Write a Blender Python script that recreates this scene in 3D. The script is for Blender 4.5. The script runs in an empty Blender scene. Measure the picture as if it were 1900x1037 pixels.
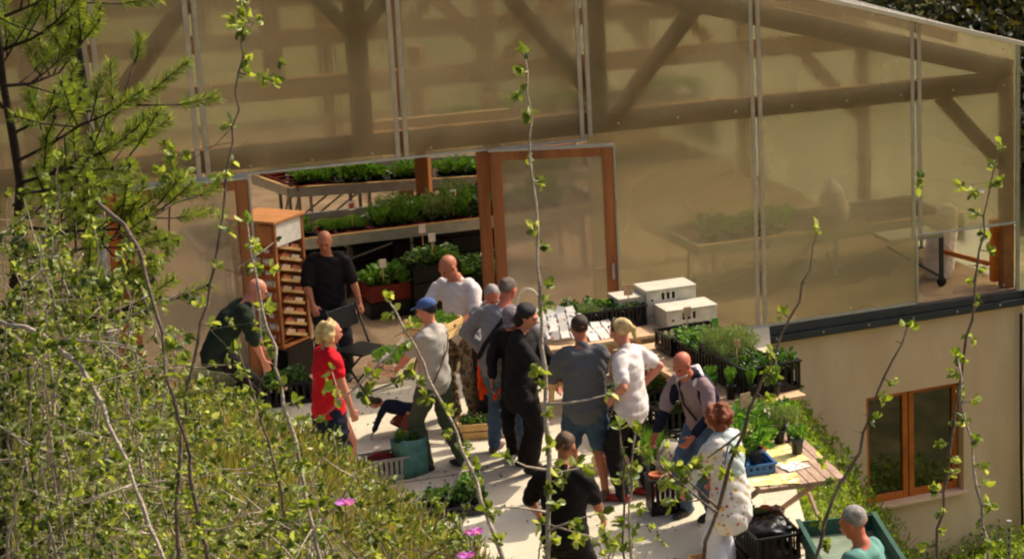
import bpy, math, random
import numpy as np
from mathutils import Vector, Matrix, noise
random.seed(7); RNG = np.random.default_rng(11)
R = math.radians
SC = bpy.context.scene
COL = SC.collection

# ------------------------------------------------------------------ camera
F, CX, CY = 4295., 1850., 518.5          # lens of the photograph, in its pixels (a crop: off-centre)
TH, HC = R(14.6), 7.31                   # downward tilt, height above the terrace
cam_d = bpy.data.cameras.new('camera'); cam = bpy.data.objects.new('camera', cam_d); COL.objects.link(cam)
cam.location = (0, 0, HC); cam.rotation_euler = (R(90) - TH, 0, 0)
cam_d.sensor_width = 36; cam_d.lens = F/1900*36; cam_d.shift_x = (950 - CX)/1900
cam_d.clip_start = .1; cam_d.clip_end = 600
SC.camera = cam
# ------------------------------------------------------------------ sky, sun, exposure
SUN_EL, SUN_AZ = R(46), R(47)            # azimuth from +Y towards +X: behind the greenhouse, to the right
w = bpy.data.worlds.new('World'); SC.world = w; w.use_nodes = True
nt = w.node_tree; bg = nt.nodes['Background']
sky = nt.nodes.new('ShaderNodeTexSky'); sky.sky_type = 'NISHITA'; sky.sun_disc = False
sky.sun_elevation = SUN_EL; sky.sun_rotation = SUN_AZ; sky.dust_density = 6.0; sky.ozone_density = 0.7; sky.air_density = .7
nt.links.new(sky.outputs[0], bg.inputs[0]); bg.inputs[1].default_value = .145
sd = bpy.data.lights.new('sun', 'SUN'); sun = bpy.data.objects.new('sun', sd); COL.objects.link(sun)
sd.energy = 3.9; sd.angle = R(.5); sd.color = (1, .91, .76)
sv = Vector((math.cos(SUN_EL)*math.sin(SUN_AZ), math.cos(SUN_EL)*math.cos(SUN_AZ), math.sin(SUN_EL)))
sun.rotation_euler = sv.to_track_quat('Z', 'Y').to_euler(); sun.location = (20, 40, 30)
SC.view_settings.view_transform = 'Standard'; SC.view_settings.look = 'None'
SC.view_settings.exposure = .31; SC.view_settings.gamma = 1
SC.cycles.max_bounces = 10; SC.cycles.transparent_max_bounces = 24; SC.cycles.transmission_bounces = 10
SC.cycles.filter_width = 2.2

# ------------------------------------------------------------------ places: photograph pixel -> point on a real plane
def ray(px, py):
    s = (py - CY)/F
    return Vector(((px - CX)/F, math.cos(TH) - s*math.sin(TH), -(math.sin(TH) + s*math.cos(TH))))
def G(px, py, z=0.):                     # on the horizontal plane at height z
    r = ray(px, py); t = (z - HC)/r.z; return Vector((r.x*t, r.y*t, z))
def D(px, py, y):                        # on the vertical plane at distance y
    r = ray(px, py); t = y/r.y; return Vector((0, 0, HC)) + r*t
WO = Vector((-2.87, 25.8, 0)); WU = Vector((.8650, .5018, 0)).normalized(); WN = Vector((WU.y, -WU.x, 0)); WYAW = math.atan2(WU.y, WU.x)
def Wp(u, z, off=0.):                    # point on the gable plane: u along it, z up, off towards the terrace
    return WO + WU*u + WN*off + Vector((0, 0, z))

# ------------------------------------------------------------------ colours and materials
def lin(c):
    c = c/255.; return c/12.92 if c <= .04045 else ((c + .055)/1.055)**2.4
def rgb(r, g, b): return (lin(r), lin(g), lin(b), 1)
def mixc(a, b, t): return tuple(a[i]*(1-t) + b[i]*t for i in range(3)) + (1,)
class N:
    def __init__(s, m): m.use_nodes = True; s.t = m.node_tree; s.t.nodes.clear(); s.out = s('OutputMaterial')
    def __call__(s, k, **kw):
        n = s.t.nodes.new('ShaderNode' + k)
        for a, v in kw.items():
            if a in n.inputs: n.inputs[a].default_value = v
            else: setattr(n, a, v)
        return n
    def l(s, a, b): s.t.links.new(a, b)
    def ramp(s, fac, stops):
        r = s('ValToRGB'); e = r.color_ramp.elements
        while len(e) < len(stops): e.new(.5)
        for i, (p, c) in enumerate(stops): e[i].position = p; e[i].color = c
        s.l(fac, r.inputs[0]); return r.outputs[0]
M = {}
def mat(name, c, rough=.7, var=.25, scale=6., bump=.0, bscale=40., metal=0., spec=.3, stretch=(1, 1, 1), c2=None, transl=0.):
    m = bpy.data.materials.new(name); n = N(m)
    tc = n('TexCoord'); mp = n('Mapping'); mp.inputs['Scale'].default_value = stretch; n.l(tc.outputs['Object'], mp.inputs[0])
    nz = n('TexNoise', Scale=scale, Detail=5., Roughness=.6); n.l(mp.outputs[0], nz.inputs['Vector'])
    a = mixc(c, (0, 0, 0, 1), var); b = c2 or tuple(min(.9, q*(1 + var*.9)) for q in c[:3]) + (1,)
    cc = n.ramp(nz.outputs[0], [(.32, a), (.68, b)])
    p = n('BsdfPrincipled', Roughness=rough, Metallic=metal); p.inputs['Specular IOR Level'].default_value = spec
    n.l(cc, p.inputs['Base Color'])
    if bump:
        nb = n('TexNoise', Scale=bscale, Detail=4.); n.l(mp.outputs[0], nb.inputs['Vector'])
        bp = n('Bump', Strength=bump, Distance=.02); n.l(nb.outputs[0], bp.inputs['Height']); n.l(bp.outputs[0], p.inputs['Normal'])
    s = p.outputs[0]
    if transl:
        t = n('BsdfTranslucent'); n.l(cc, t.inputs[0]); x = n('MixShader'); x.inputs[0].default_value = transl
        n.l(s, x.inputs[1]); n.l(t.outputs[0], x.inputs[2]); s = x.outputs[0]
    n.l(s, n.out.inputs[0]); M[name] = m; return m
def leafmat(name, cols, transl=.45, rough=.5):
    m = bpy.data.materials.new(name); n = N(m)
    g = n('NewGeometry'); stops = [(i/max(1, len(cols)-1), c) for i, c in enumerate(cols)]
    cc = n.ramp(g.outputs['Random Per Island'], stops)
    p = n('BsdfPrincipled', Roughness=rough); p.inputs['Specular IOR Level'].default_value = .35; n.l(cc, p.inputs['Base Color'])
    t = n('BsdfTranslucent'); mx = n('MixRGB', blend_type='MULTIPLY'); mx.inputs[0].default_value = 1; mx.inputs[2].default_value = (1.6, 1.5, .6, 1)
    n.l(cc, mx.inputs[1]); n.l(mx.outputs[0], t.inputs[0])
    x = n('MixShader'); x.inputs[0].default_value = transl; n.l(p.outputs[0], x.inputs[1]); n.l(t.outputs[0], x.inputs[2])
    n.l(x.outputs[0], n.out.inputs[0]); M[name] = m; return m

mat('larch', rgb(158, 98, 52), .6, .45, 5, .25, 60, stretch=(1, 1, .12))
mat('larch_beam', rgb(142, 92, 48), .7, .35, 4, .2, 50)
mat('orange_wood', rgb(190, 105, 40), .45, .25, 4, .15, 60)
mat('pale_wood', rgb(205, 165, 110), .7, .3, 8, .2, 70)
mat('crate_wood', rgb(225, 185, 120), .7, .22, 9, .2, 80)
mat('white_crate_wood', rgb(222, 200, 160), .7, .15, 9, .2, 80)
mat('aluminium', rgb(185, 185, 178), .35, .15, 8, metal=.6)
mat('galvanised', rgb(170, 168, 158), .45, .2, 20, metal=.4)
mat('anthracite', rgb(58, 60, 62), .4, .2, 6, .05)
mat('black_plastic', rgb(20, 19, 19), .42, .3, 12)
mat('black_pipe', rgb(20, 19, 19), .5, .3, 12)
mat('red_plastic', rgb(120, 38, 26), .5, .3, 10)
mat('brown_soil', rgb(58, 38, 26), .95, .5, 40, .5, 90)
mat('terracotta', rgb(190, 108, 66), .7, .2, 12)
mat('lime_plastic', rgb(110, 175, 60), .45, .1, 10, transl=.2)
mat('blue_plastic', rgb(52, 92, 140), .4, .2, 10)
mat('white_plastic', rgb(200, 192, 172), .5, .12, 10)
mat('paper', rgb(232, 226, 212), .8, .1, 20)
mat('cardboard', rgb(205, 140, 88), .85, .15, 8, .1, 80)
mat('teal_plastic', rgb(96, 148, 134), .4, .25, 10, transl=.3)
mat('green_metal', rgb(48, 82, 66), .5, .25, 8)
mat('green_metal_inside', rgb(120, 132, 108), .6, .25, 8)
mat('weathered_wood', rgb(170, 140, 118), .75, .3, 10, .3, 60)
mat('chipboard', rgb(200, 165, 125), .8, .2, 30, .1, 120)
mat('bark', rgb(112, 94, 80), .85, .5, 18, .5, 80)
mat('bark_pale', rgb(172, 156, 138), .85, .45, 22, .5, 80)
mat('bark_dark', rgb(52, 38, 28), .85, .4, 18, .5, 80)
leafmat('leaf_hawthorn', [rgb(66, 82, 30), rgb(96, 114, 44), rgb(126, 142, 58), rgb(156, 166, 78), rgb(190, 198, 132)], .45, .4)
leafmat('leaf_thicket', [rgb(44, 58, 26), rgb(74, 92, 38), rgb(104, 120, 52), rgb(136, 138, 66), rgb(170, 180, 122)], .4, .4)
leafmat('leaf_herb', [rgb(62, 98, 34), rgb(92, 134, 48), rgb(126, 162, 70)], .4)
leafmat('leaf_dark', [rgb(46, 74, 32), rgb(72, 104, 46), rgb(112, 142, 76)], .3, .4)
leafmat('leaf_grey', [rgb(84, 106, 58), rgb(116, 136, 80), rgb(150, 164, 108)], .3)
leafmat('leaf_weed', [rgb(84, 112, 30), rgb(120, 148, 42), rgb(156, 176, 66)], .4)
leafmat('needles', [rgb(80, 100, 38), rgb(110, 128, 50), rgb(150, 158, 76)], .5)
leafmat('blades', [rgb(78, 90, 34), rgb(108, 112, 50), rgb(160, 142, 88), rgb(92, 108, 42)], .35)
leafmat('hill_leaf', [rgb(34, 40, 16), rgb(56, 62, 24), rgb(88, 84, 40), rgb(62, 48, 30)], .2)
leafmat('flower_purple', [rgb(176, 90, 190), rgb(200, 120, 215)], .4)

# concrete terrace: pale, with joints and dirt of its own
def concrete():
    m = bpy.data.materials.new('terrace_concrete'); n = N(m)
    tc = n('TexCoord')
    a = n('TexNoise', Scale=.9, Detail=8., Roughness=.65); n.l(tc.outputs['Object'], a.inputs['Vector'])
    b = n('TexNoise', Scale=60., Detail=4.); n.l(tc.outputs['Object'], b.inputs['Vector'])
    c1 = n.ramp(a.outputs[0], [(.28, rgb(176, 162, 138)), (.45, rgb(206, 194, 168)), (.7, rgb(222, 210, 184))])
    c2 = n.ramp(b.outputs[0], [(.35, (.78, .76, .72, 1)), (.6, (1, 1, 1, 1))])
    mx = n('MixRGB', blend_type='MULTIPLY'); mx.inputs[0].default_value = .8; n.l(c1, mx.inputs[1]); n.l(c2, mx.inputs[2])
    p = n('BsdfPrincipled', Roughness=.85); n.l(mx.outputs[0], p.inputs['Base Color'])
    bp = n('Bump', Strength=.15, Distance=.01); n.l(b.outputs[0], bp.inputs['Height']); n.l(bp.outputs[0], p.inputs['Normal'])
    n.l(p.outputs[0], n.out.inputs[0]); M['concrete'] = m
concrete()
def render_plaster():
    m = bpy.data.materials.new('ochre_plaster'); n = N(m)
    tc = n('TexCoord'); mp = n('Mapping'); mp.inputs['Scale'].default_value = (1, 1, .35); n.l(tc.outputs['Object'], mp.inputs[0])
    a = n('TexNoise', Scale=1.4, Detail=7., Roughness=.6); n.l(mp.outputs[0], a.inputs['Vector'])
    b = n('TexNoise', Scale=90., Detail=3.); n.l(tc.outputs['Object'], b.inputs['Vector'])
    c1 = n.ramp(a.outputs[0], [(.3, rgb(214, 178, 138)), (.5, rgb(224, 190, 150)), (.72, rgb(232, 202, 166))])
    mp2 = n('Mapping'); mp2.inputs['Scale'].default_value = (1.6, 1.6, .3); n.l(tc.outputs['Object'], mp2.inputs[0]); dr = n('TexNoise', Scale=1.6, Detail=4.); n.l(mp2.outputs[0], dr.inputs['Vector'])
    c3 = n.ramp(dr.outputs[0], [(.36, (.80, .77, .72, 1)), (.52, (1, 1, 1, 1))]); mx = n('MixRGB', blend_type='MULTIPLY'); mx.inputs[0].default_value = .35; n.l(c1, mx.inputs[1]); n.l(c3, mx.inputs[2]); c1 = mx.outputs[0]
    p = n('BsdfPrincipled', Roughness=.9); n.l(c1, p.inputs['Base Color'])
    bp = n('Bump', Strength=.25, Distance=.01); n.l(b.outputs[0], bp.inputs['Height']); n.l(bp.outputs[0], p.inputs['Normal'])
    n.l(p.outputs[0], n.out.inputs[0]); M['plaster'] = m
render_plaster()
def soil():
    m = bpy.data.materials.new('hillside_soil'); n = N(m)
    tc = n('TexCoord')
    a = n('TexNoise', Scale=1.3, Detail=9., Roughness=.7); n.l(tc.outputs['Object'], a.inputs['Vector'])
    c1 = n.ramp(a.outputs[0], [(.3, rgb(58, 58, 24)), (.5, rgb(92, 88, 38)), (.7, rgb(132, 112, 66))])
    p = n('BsdfPrincipled', Roughness=.95); n.l(c1, p.inputs['Base Color'])
    bp = n('Bump', Strength=.6, Distance=.05); n.l(a.outputs[0], bp.inputs['Height']); n.l(bp.outputs[0], p.inputs['Normal'])
    n.l(p.outputs[0], n.out.inputs[0]); M['soil'] = m
soil()
def polycarbonate(name, clear, tint, rough=.11, milk=.3):
    # ribbed translucent sheet: blurs what is behind it, scatters some light, lets some sun straight through
    m = bpy.data.materials.new(name); n = N(m)
    tc = n('TexCoord'); ms = n('Mapping'); ms.inputs['Scale'].default_value = (.8, 1, 1.3); n.l(tc.outputs['Object'], ms.inputs[0]); nz = n('TexNoise', Scale=.9, Detail=2., Roughness=.5); n.l(ms.outputs[0], nz.inputs['Vector'])
    mp = n('Mapping'); mp.inputs['Scale'].default_value = (1, 1, .03); n.l(tc.outputs['Object'], mp.inputs[0])
    rib = n('TexNoise', Scale=34., Detail=1.); n.l(mp.outputs[0], rib.inputs['Vector'])
    bp = n('Bump', Strength=.16, Distance=.01); n.l(rib.outputs[0], bp.inputs['Height'])
    rf = n('BsdfRefraction', Roughness=rough, IOR=1.25, Color=tint); n.l(bp.outputs[0], rf.inputs['Normal'])
    tr = n('BsdfTransparent', Color=tint)
    tl = n('BsdfTranslucent', Color=(tint[0]*.95, tint[1]*.92, tint[2]*.84, 1)); df = n('BsdfDiffuse', Color=rgb(174, 163, 124))
    gl = n('BsdfGlossy', Roughness=.25, Color=(.9, .9, .9, 1))
    m1 = n('MixShader'); m1.inputs[0].default_value = clear; n.l(rf.outputs[0], m1.inputs[1]); n.l(tr.outputs[0], m1.inputs[2])
    m2 = n('MixShader'); m2.inputs[0].default_value = .45; n.l(tl.outputs[0], m2.inputs[1]); n.l(df.outputs[0], m2.inputs[2])
    m3 = n('MixShader'); rr = n('MapRange'); rr.inputs[1].default_value = .3; rr.inputs[2].default_value = .7
    rr.inputs[3].default_value = milk*.8; rr.inputs[4].default_value = milk*1.2; n.l(nz.outputs[0], rr.inputs[0]); n.l(rr.outputs[0], m3.inputs[0])
    n.l(m1.outputs[0], m3.inputs[1]); n.l(m2.outputs[0], m3.inputs[2])
    fr = n('Fresnel', IOR=1.35); m4 = n('MixShader'); mu = n('Math', operation='MULTIPLY'); mu.inputs[1].default_value = .5
    n.l(fr.outputs[0], mu.inputs[0]); n.l(mu.outputs[0], m4.inputs[0]); n.l(m3.outputs[0], m4.inputs[1]); n.l(gl.outputs[0], m4.inputs[2])
    n.l(m4.outputs[0], n.out.inputs[0]); M[name] = m
polycarbonate('polycarbonate', .08, (.92, .90, .77, 1), .11, .33)
polycarbonate('door_polycarbonate', .10, (.97, .94, .88, 1), .14, .26)
polycarbonate('roof_polycarbonate', .80, (.96, .95, .91, 1), .2, .22)
def glass():
    m = bpy.data.materials.new('window_glass'); n = N(m)
    gl = n('BsdfGlossy', Roughness=.03, Color=(.9, .9, .9, 1)); df = n('BsdfDiffuse', Color=rgb(32, 28, 20)); fr = n('Fresnel', IOR=1.9)
    x = n('MixShader'); n.l(fr.outputs[0], x.inputs[0]); n.l(df.outputs[0], x.inputs[1]); n.l(gl.outputs[0], x.inputs[2]); n.l(x.outputs[0], n.out.inputs[0]); M['glass'] = m
glass()

# ------------------------------------------------------------------ mesh helpers
def basis(d, side=None):
    d = Vector(d).normalized(); a = Vector(side) if side is not None else (Vector((0, 0, 1)) if abs(d.z) < .95 else Vector((1, 0, 0)))
    x = a - d*a.dot(d)
    if x.length < 1e-5: a = Vector((1, 0, 0)) if abs(d.x) < .9 else Vector((0, 1, 0)); x = a - d*a.dot(d)
    x.normalize(); y = d.cross(x); return x, y
class MB:
    def __init__(s): s.v = []; s.f = []
    def add(s, vs, fs):
        o = len(s.v); s.v += [tuple(p) for p in vs]; s.f += [tuple(i + o for i in f) for f in fs]; return s
    def box(s, c, size, rz=0., mtx=None):
        hx, hy, hz = [q/2 for q in size]; vs = [Vector((x*hx, y*hy, z*hz)) for x in (-1, 1) for y in (-1, 1) for z in (-1, 1)]
        m = mtx or Matrix.Rotation(rz, 3, 'Z'); c = Vector(c)
        return s.add([c + m @ v for v in vs], [(0, 1, 3, 2), (4, 6, 7, 5), (0, 4, 5, 1), (2, 3, 7, 6), (0, 2, 6, 4), (1, 5, 7, 3)])
    def beam(s, a, b, wd, ht, side=None):      # rectangular bar a->b; ht along 'side', wd across
        a, b = Vector(a), Vector(b); x, y = basis(b - a, side); vs = []
        for p in (a, b):
            for i, j in ((-1, -1), (1, -1), (1, 1), (-1, 1)): vs.append(p + x*i*ht/2 + y*j*wd/2)
        return s.add(vs, [(0, 3, 2, 1), (4, 5, 6, 7), (0, 1, 5, 4), (1, 2, 6, 5), (2, 3, 7, 6), (3, 0, 4, 7)])
    def tube(s, pts, rad, n=8, side=None, caps=True, round_=False):
        pts = [Vector(p) for p in pts]; rad = [(r, r) if not isinstance(r, (tuple, list)) else tuple(r) for r in rad]
        if round_:
            d0 = (pts[0] - pts[1]).normalized(); d1 = (pts[-1] - pts[-2]).normalized(); r0, r1 = rad[0], rad[-1]; m0, m1 = min(r0), min(r1)
            pts = [pts[0] + d0*m0*.95, pts[0] + d0*m0*.75] + pts + [pts[-1] + d1*m1*.75, pts[-1] + d1*m1*.95]
            rad = [(r0[0]*.3, r0[1]*.3), (r0[0]*.7, r0[1]*.7)] + rad + [(r1[0]*.7, r1[1]*.7), (r1[0]*.3, r1[1]*.3)]
        vs, fs = [], []; L = len(pts); xr = None
        for i, p in enumerate(pts):
            d = pts[min(i+1, L-1)] - pts[max(i-1, 0)]
            if d.length < 1e-7: d = Vector((0, 0, 1))
            x, y = basis(d, side if side is not None else xr); xr = x
            for k in range(n):
                t = 2*math.pi*k/n; vs.append(p + x*math.cos(t)*rad[i][0] + y*math.sin(t)*rad[i][1])
        for i in range(L-1):
            for k in range(n): fs.append((i*n+k, i*n+(k+1) % n, (i+1)*n+(k+1) % n, (i+1)*n+k))
        if caps: fs.append(tuple(range(n-1, -1, -1))); fs.append(tuple((L-1)*n+k for k in range(n)))
        return s.add(vs, fs)
    def ell(s, c, r, mtx=None, n=12, m=8):
        c = Vector(c); mt = mtx or Matrix.Identity(3); vs, fs = [c + mt @ Vector((0, 0, r[2]))], []
        for i in range(1, m):
            a = math.pi*i/m
            for k in range(n):
                b = 2*math.pi*k/n; vs.append(c + mt @ Vector((r[0]*math.sin(a)*math.cos(b), r[1]*math.sin(a)*math.sin(b), r[2]*math.cos(a))))
        vs.append(c - mt @ Vector((0, 0, r[2]))); e = len(vs)-1
        for k in range(n): fs.append((0, 1+k, 1+(k+1) % n)); fs.append((e, e-n+(k+1) % n, e-n+k))
        for i in range(m-2):
            for k in range(n): fs.append((1+i*n+k, 1+(i+1)*n+k, 1+(i+1)*n+(k+1) % n, 1+i*n+(k+1) % n))
        return s.add(vs, fs)
    def prism(s, poly, a, b):                   # poly of 3D points, extruded from +a to +b vectors
        a, b = Vector(a), Vector(b); n = len(poly); P_ = [Vector(p) for p in poly]
        return s.add([p + a for p in P_] + [p + b for p in P_], [tuple(range(n-1, -1, -1)), tuple(range(n, 2*n))] + [(i, (i+1) % n, n+(i+1) % n, n+i) for i in range(n)])
    def lathe(s, prof, c=(0, 0, 0), n=16):      # prof: (r, z) list
        c = Vector(c); vs, fs = [], []
        for r, z in prof:
            for k in range(n): t = 2*math.pi*k/n; vs.append(c + Vector((r*math.cos(t), r*math.sin(t), z)))
        for i in range(len(prof)-1):
            for k in range(n): fs.append((i*n+k, i*n+(k+1) % n, (i+1)*n+(k+1) % n, (i+1)*n+k))
        return s.add(vs, fs)
    def mesh(s, name, smooth=False):
        me = bpy.data.meshes.new(name); me.from_pydata(s.v, [], s.f); me.update()
        if smooth: me.shade_smooth()
        return me
    def build(s, name, m, parent=None, smooth=False, bevel=0., **kw):
        o = bpy.data.objects.new(name, s.mesh(name, smooth)); COL.objects.link(o)
        if m: o.data.materials.append(M[m] if isinstance(m, str) else m)
        if parent: o.parent = parent
        if bevel:
            b = o.modifiers.new('bevel', 'BEVEL'); b.width = bevel; b.segments = 2; b.limit_method = 'ANGLE'
        tag(o, **kw); return o
def tag(o, label=None, cat=None, group=None, kind=None):
    if label: o['label'] = label
    if cat: o['category'] = cat
    if group: o['group'] = group
    if kind: o['kind'] = kind
    return o
def empty(name, loc=(0, 0, 0), rz=0., label=None, cat=None, group=None):
    o = bpy.data.objects.new(name, None); COL.objects.link(o); o.location = loc; o.rotation_euler = (0, 0, rz); o.empty_display_size = .1
    return tag(o, label, cat, group)
def copy_tree(o, parent=None):
    c = o.copy(); COL.objects.link(c)
    if parent: c.parent = parent
    for ch in list(o.children): copy_tree(ch, c)
    return c
def npmesh(name, V, Q):
    me = bpy.data.meshes.new(name); V = np.ascontiguousarray(V, dtype=np.float32); Q = np.ascontiguousarray(Q, dtype=np.int32)
    me.vertices.add(len(V)); me.vertices.foreach_set('co', V.ravel()); k = Q.shape[1]
    me.loops.add(Q.size); me.loops.foreach_set('vertex_index', Q.ravel())
    me.polygons.add(len(Q)); me.polygons.foreach_set('loop_start', np.arange(0, Q.size, k, dtype=np.int32))
    me.update(calc_edges=True); me.validate(); return me
def leaves(P, Dr, L, W=.5, fold=.25):
    """P (n,3) bases, Dr (n,3) directions, L (n,) lengths -> folded six-point leaves"""
    n = len(P); P = np.asarray(P, float); Dr = np.asarray(Dr, float); Dr = Dr/np.linalg.norm(Dr, axis=1, keepdims=True).clip(1e-6)
    rn = RNG.normal(size=(n, 3)); S = np.cross(Dr, rn); S /= np.linalg.norm(S, axis=1, keepdims=True).clip(1e-6); U = np.cross(S, Dr)
    L = np.asarray(L, float)[:, None]; w_ = L*W
    pts = [P, P+Dr*L*.35+S*w_*.5+U*w_*fold, P+Dr*L*.75+S*w_*.38+U*w_*fold, P+Dr*L-U*w_*fold*.6, P+Dr*L*.75-S*w_*.38+U*w_*fold, P+Dr*L*.35-S*w_*.5+U*w_*fold]
    V = np.stack(pts, 1).reshape(-1, 3); b = np.arange(n)[:, None]*6
    Q = np.concatenate([b+np.array([[0, 1, 2, 3]]), b+np.array([[0, 3, 4, 5]])], 0); return V, Q
def leafobj(name, P, Dr, L, m, parent=None, W=.5, fold=.25, **kw):
    V, Q = leaves(P, Dr, L, W, fold); o = bpy.data.objects.new(name, npmesh(name, V, Q)); COL.objects.link(o)
    o.data.materials.append(M[m]); 
    if parent: o.parent = parent
    return tag(o, **kw)
def rdirs(n, up=0.):
    v = RNG.normal(size=(n, 3)); v[:, 2] += up; return v/np.linalg.norm(v, axis=1, keepdims=True)
# ------------------------------------------------------------------ terrain
def interp(x, xs, ys): return float(np.interp(x, xs, ys))
EDGE = [(-2.65, 25.9), (-2.25, 22.5), (-1.72, 19.5), (-1.1, 17.6), (-.55, 15.2)]      # right edge of the terrace
def edge_x(y): return interp(y, [e[1] for e in EDGE][::-1], [e[0] for e in EDGE][::-1])
def smooth(t): t = min(1, max(0, t)); return t*t*(3-2*t)
def gcoord(x, y):
    d = Vector((x, y, 0)) - WO; return d.dot(WU), -d.dot(WN)      # u along the gable, depth behind it
def terrain(x, y):
    u, dp = gcoord(x, y); nz = noise.noise(Vector((x*.5, y*.5, 0)))*.25 + noise.noise(Vector((x*1.7, y*1.7, 3)))*.07
    right = min(1, max(0, (x - edge_x(y) - .02)/1.75))**.85                 # falls away right of the terrace
    low = -.3 - 3.05*right
    if dp > -.1: low = -.35 if u < 0 else -3.3
    if dp > -.1 and u > 3.6: low = -3.3
    if y > 44: low = low + (y - 44)*.5 + nz*3
    elif dp < 0 and right > .02: low += nz*right
    a = x/max(y, .5); k = interp(a, [-.6, -.425, -.3527, -.3055, -.259, -.2115, -.1, .1], [.30, .305, .314, .338, .374, .415, .45, .47])
    yc = interp(a, [-.5, -.38, -.3, -.25, -.1], [18.6, 18.2, 17.2, 16.2, 16.])
    zh = 7.31 - k*y - 1.7*(1 - y/yc)
    if y > yc: zh = 7.31 - k*yc - (y - yc)*1.15
    zh += nz*min(1, max(0, y)/8)*.6 - .12
    return max(zh, low)
gx = sorted(set(np.round(np.concatenate([np.arange(-13, 4, .3), np.arange(-60, -13, 3), np.arange(4, 60, 3)]), 3)))
gy = sorted(set(np.round(np.concatenate([np.arange(-6, 29, .3), np.arange(29, 44, 2), np.arange(44, 140, 2.)]), 3)))
V = [(x, y, terrain(x, y)) for y in gy for x in gx]; nx_ = len(gx)
Q = [(j*nx_+i, j*nx_+i+1, (j+1)*nx_+i+1, (j+1)*nx_+i) for j in range(len(gy)-1) for i in range(nx_-1)]
g = bpy.data.objects.new('ground', npmesh('ground', V, Q)); COL.objects.link(g); g.data.materials.append(M['soil']); g.data.shade_smooth(); tag(g, kind='structure')
# terrace slab
A_ = Wp(-9.6, 0, .0); poly = [(A_.x, A_.y)] + [EDGE[0]] + EDGE[1:] + [(-10.5, 15.2), (-12.5, 20)]
b = MB(); b.prism([(x, y, 0) for x, y in poly][::-1], (0, 0, -.25), (0, 0, 0)); b.build('terrace', 'concrete', kind='structure')
# saw-cut joints in the slab
b = MB()
b.box((-5.4, 20.6, .002), (7.4, .010, .004), rz=R(27))
b.build('terrace_joints', mat('joint', rgb(96, 84, 70), .95), kind='structure')

def blades(name, P, h, m='blades', W=.07, up=1.6, **kw):
    n = len(P); return leafobj(name, P, rdirs(n, up), RNG.uniform(.5, 1, n)*h, m, W=W, fold=.1, **kw)
def scatter(n, x0, x1, y0, y1, cond=None):
    out = []
    while len(out) < n:
        x, y = random.uniform(x0, x1), random.uniform(y0, y1)
        if cond is None or cond(x, y): out.append((x, y, terrain(x, y)))
    return np.array(out)
P_ = scatter(60000, -10.5, -1.5, 8.5, 19.5, lambda x, y: terrain(x, y) > .05 and random.random() < .45 + noise.noise(Vector((x, y, 0)))*.9)
blades('grass', P_, .26, kind='stuff')
P_ = scatter(9000, -9, -2.5, 13, 19.2, lambda x, y: terrain(x, y) > .05 and noise.noise(Vector((x*1.1, y*1.1, 7))) > .0)
P_[:, 2] += RNG.uniform(0, .25, len(P_)); leafobj('hillside_weeds', P_, rdirs(len(P_), .5), RNG.uniform(.03, .07, len(P_)), 'leaf_thicket', kind='stuff')
# weeds on the bank between terrace and house wall
def wbank(x, y):
    u, dp = gcoord(x, y); return edge_x(y) + .12 < x < edge_x(y) + 4 and dp < -.03
P_ = scatter(30000, -2.8, 1.8, 17.5, 27.5, wbank)
hgt = np.array([.14 + .24*max(0, noise.noise(Vector((p[0]*1.5, p[1]*1.5, 2)))) for p in P_]); P_[:, 2] += RNG.uniform(0, 1, len(P_))**1.3*hgt*1.7
leafobj('bank_weeds', P_, rdirs(len(P_), .6), RNG.uniform(.035, .09, len(P_)), 'leaf_weed', kind='stuff')
P_ = scatter(4000, -2.8, 1.8, 17.5, 27.5, wbank); blades('bank_grass', P_, .32, up=2.2, W=.05, kind='stuff')
# crumbs of compost, leaf litter and straw dropped on the slab
P_ = np.array([(random.uniform(-8, -1.2), random.uniform(17, 23.5), .006) for _ in range(2600)]); P_ = P_[[noise.noise(Vector((p[0]*1.3, p[1]*1.3, 4))) + random.uniform(-.25, .25) > .1 and p[0] < edge_x(p[1]) - .1 and gcoord(p[0], p[1])[1] < -.1 for p in P_]]
d_ = rdirs(len(P_)); d_[:, 2] *= .15; leafobj('spilled_compost', P_, d_, RNG.uniform(.008, .03, len(P_)), 'brown_soil', W=.8, kind='stuff')
# scrub on the hill behind the greenhouse
C_ = []
for i in range(900):
    x, y = random.uniform(-9, 6), random.uniform(45, 72); z = terrain(x, y); r = random.uniform(.5, 1.5)
    d = RNG.normal(size=(130, 3)); d /= np.linalg.norm(d, axis=1, keepdims=True); d[:, 2] = abs(d[:, 2])
    C_.append(np.array([x, y, z]) + d*r*RNG.uniform(.5, 1, (130, 1)))
C_ = np.concatenate(C_); leafobj('hill_scrub', C_, rdirs(len(C_), .2), RNG.uniform(.12, .3, len(C_)), 'hill_leaf', W=.6, kind='stuff')

# ------------------------------------------------------------------ greenhouse
RIDGE_U, EAVE_U, EAVE_Z, SL = -5.0, 3.62, 3.04, .272
def roofz(u): return EAVE_Z + (EAVE_U - u)*SL if u > RIDGE_U else EAVE_Z + (u - (2*RIDGE_U - EAVE_U))*SL
LU = 2*RIDGE_U - EAVE_U; DEPTH = 16.
gh = empty('greenhouse', Wp(0, 0), WYAW, 'large timber framed greenhouse of translucent sheets above an ochre plastered storey', 'greenhouse')
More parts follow.
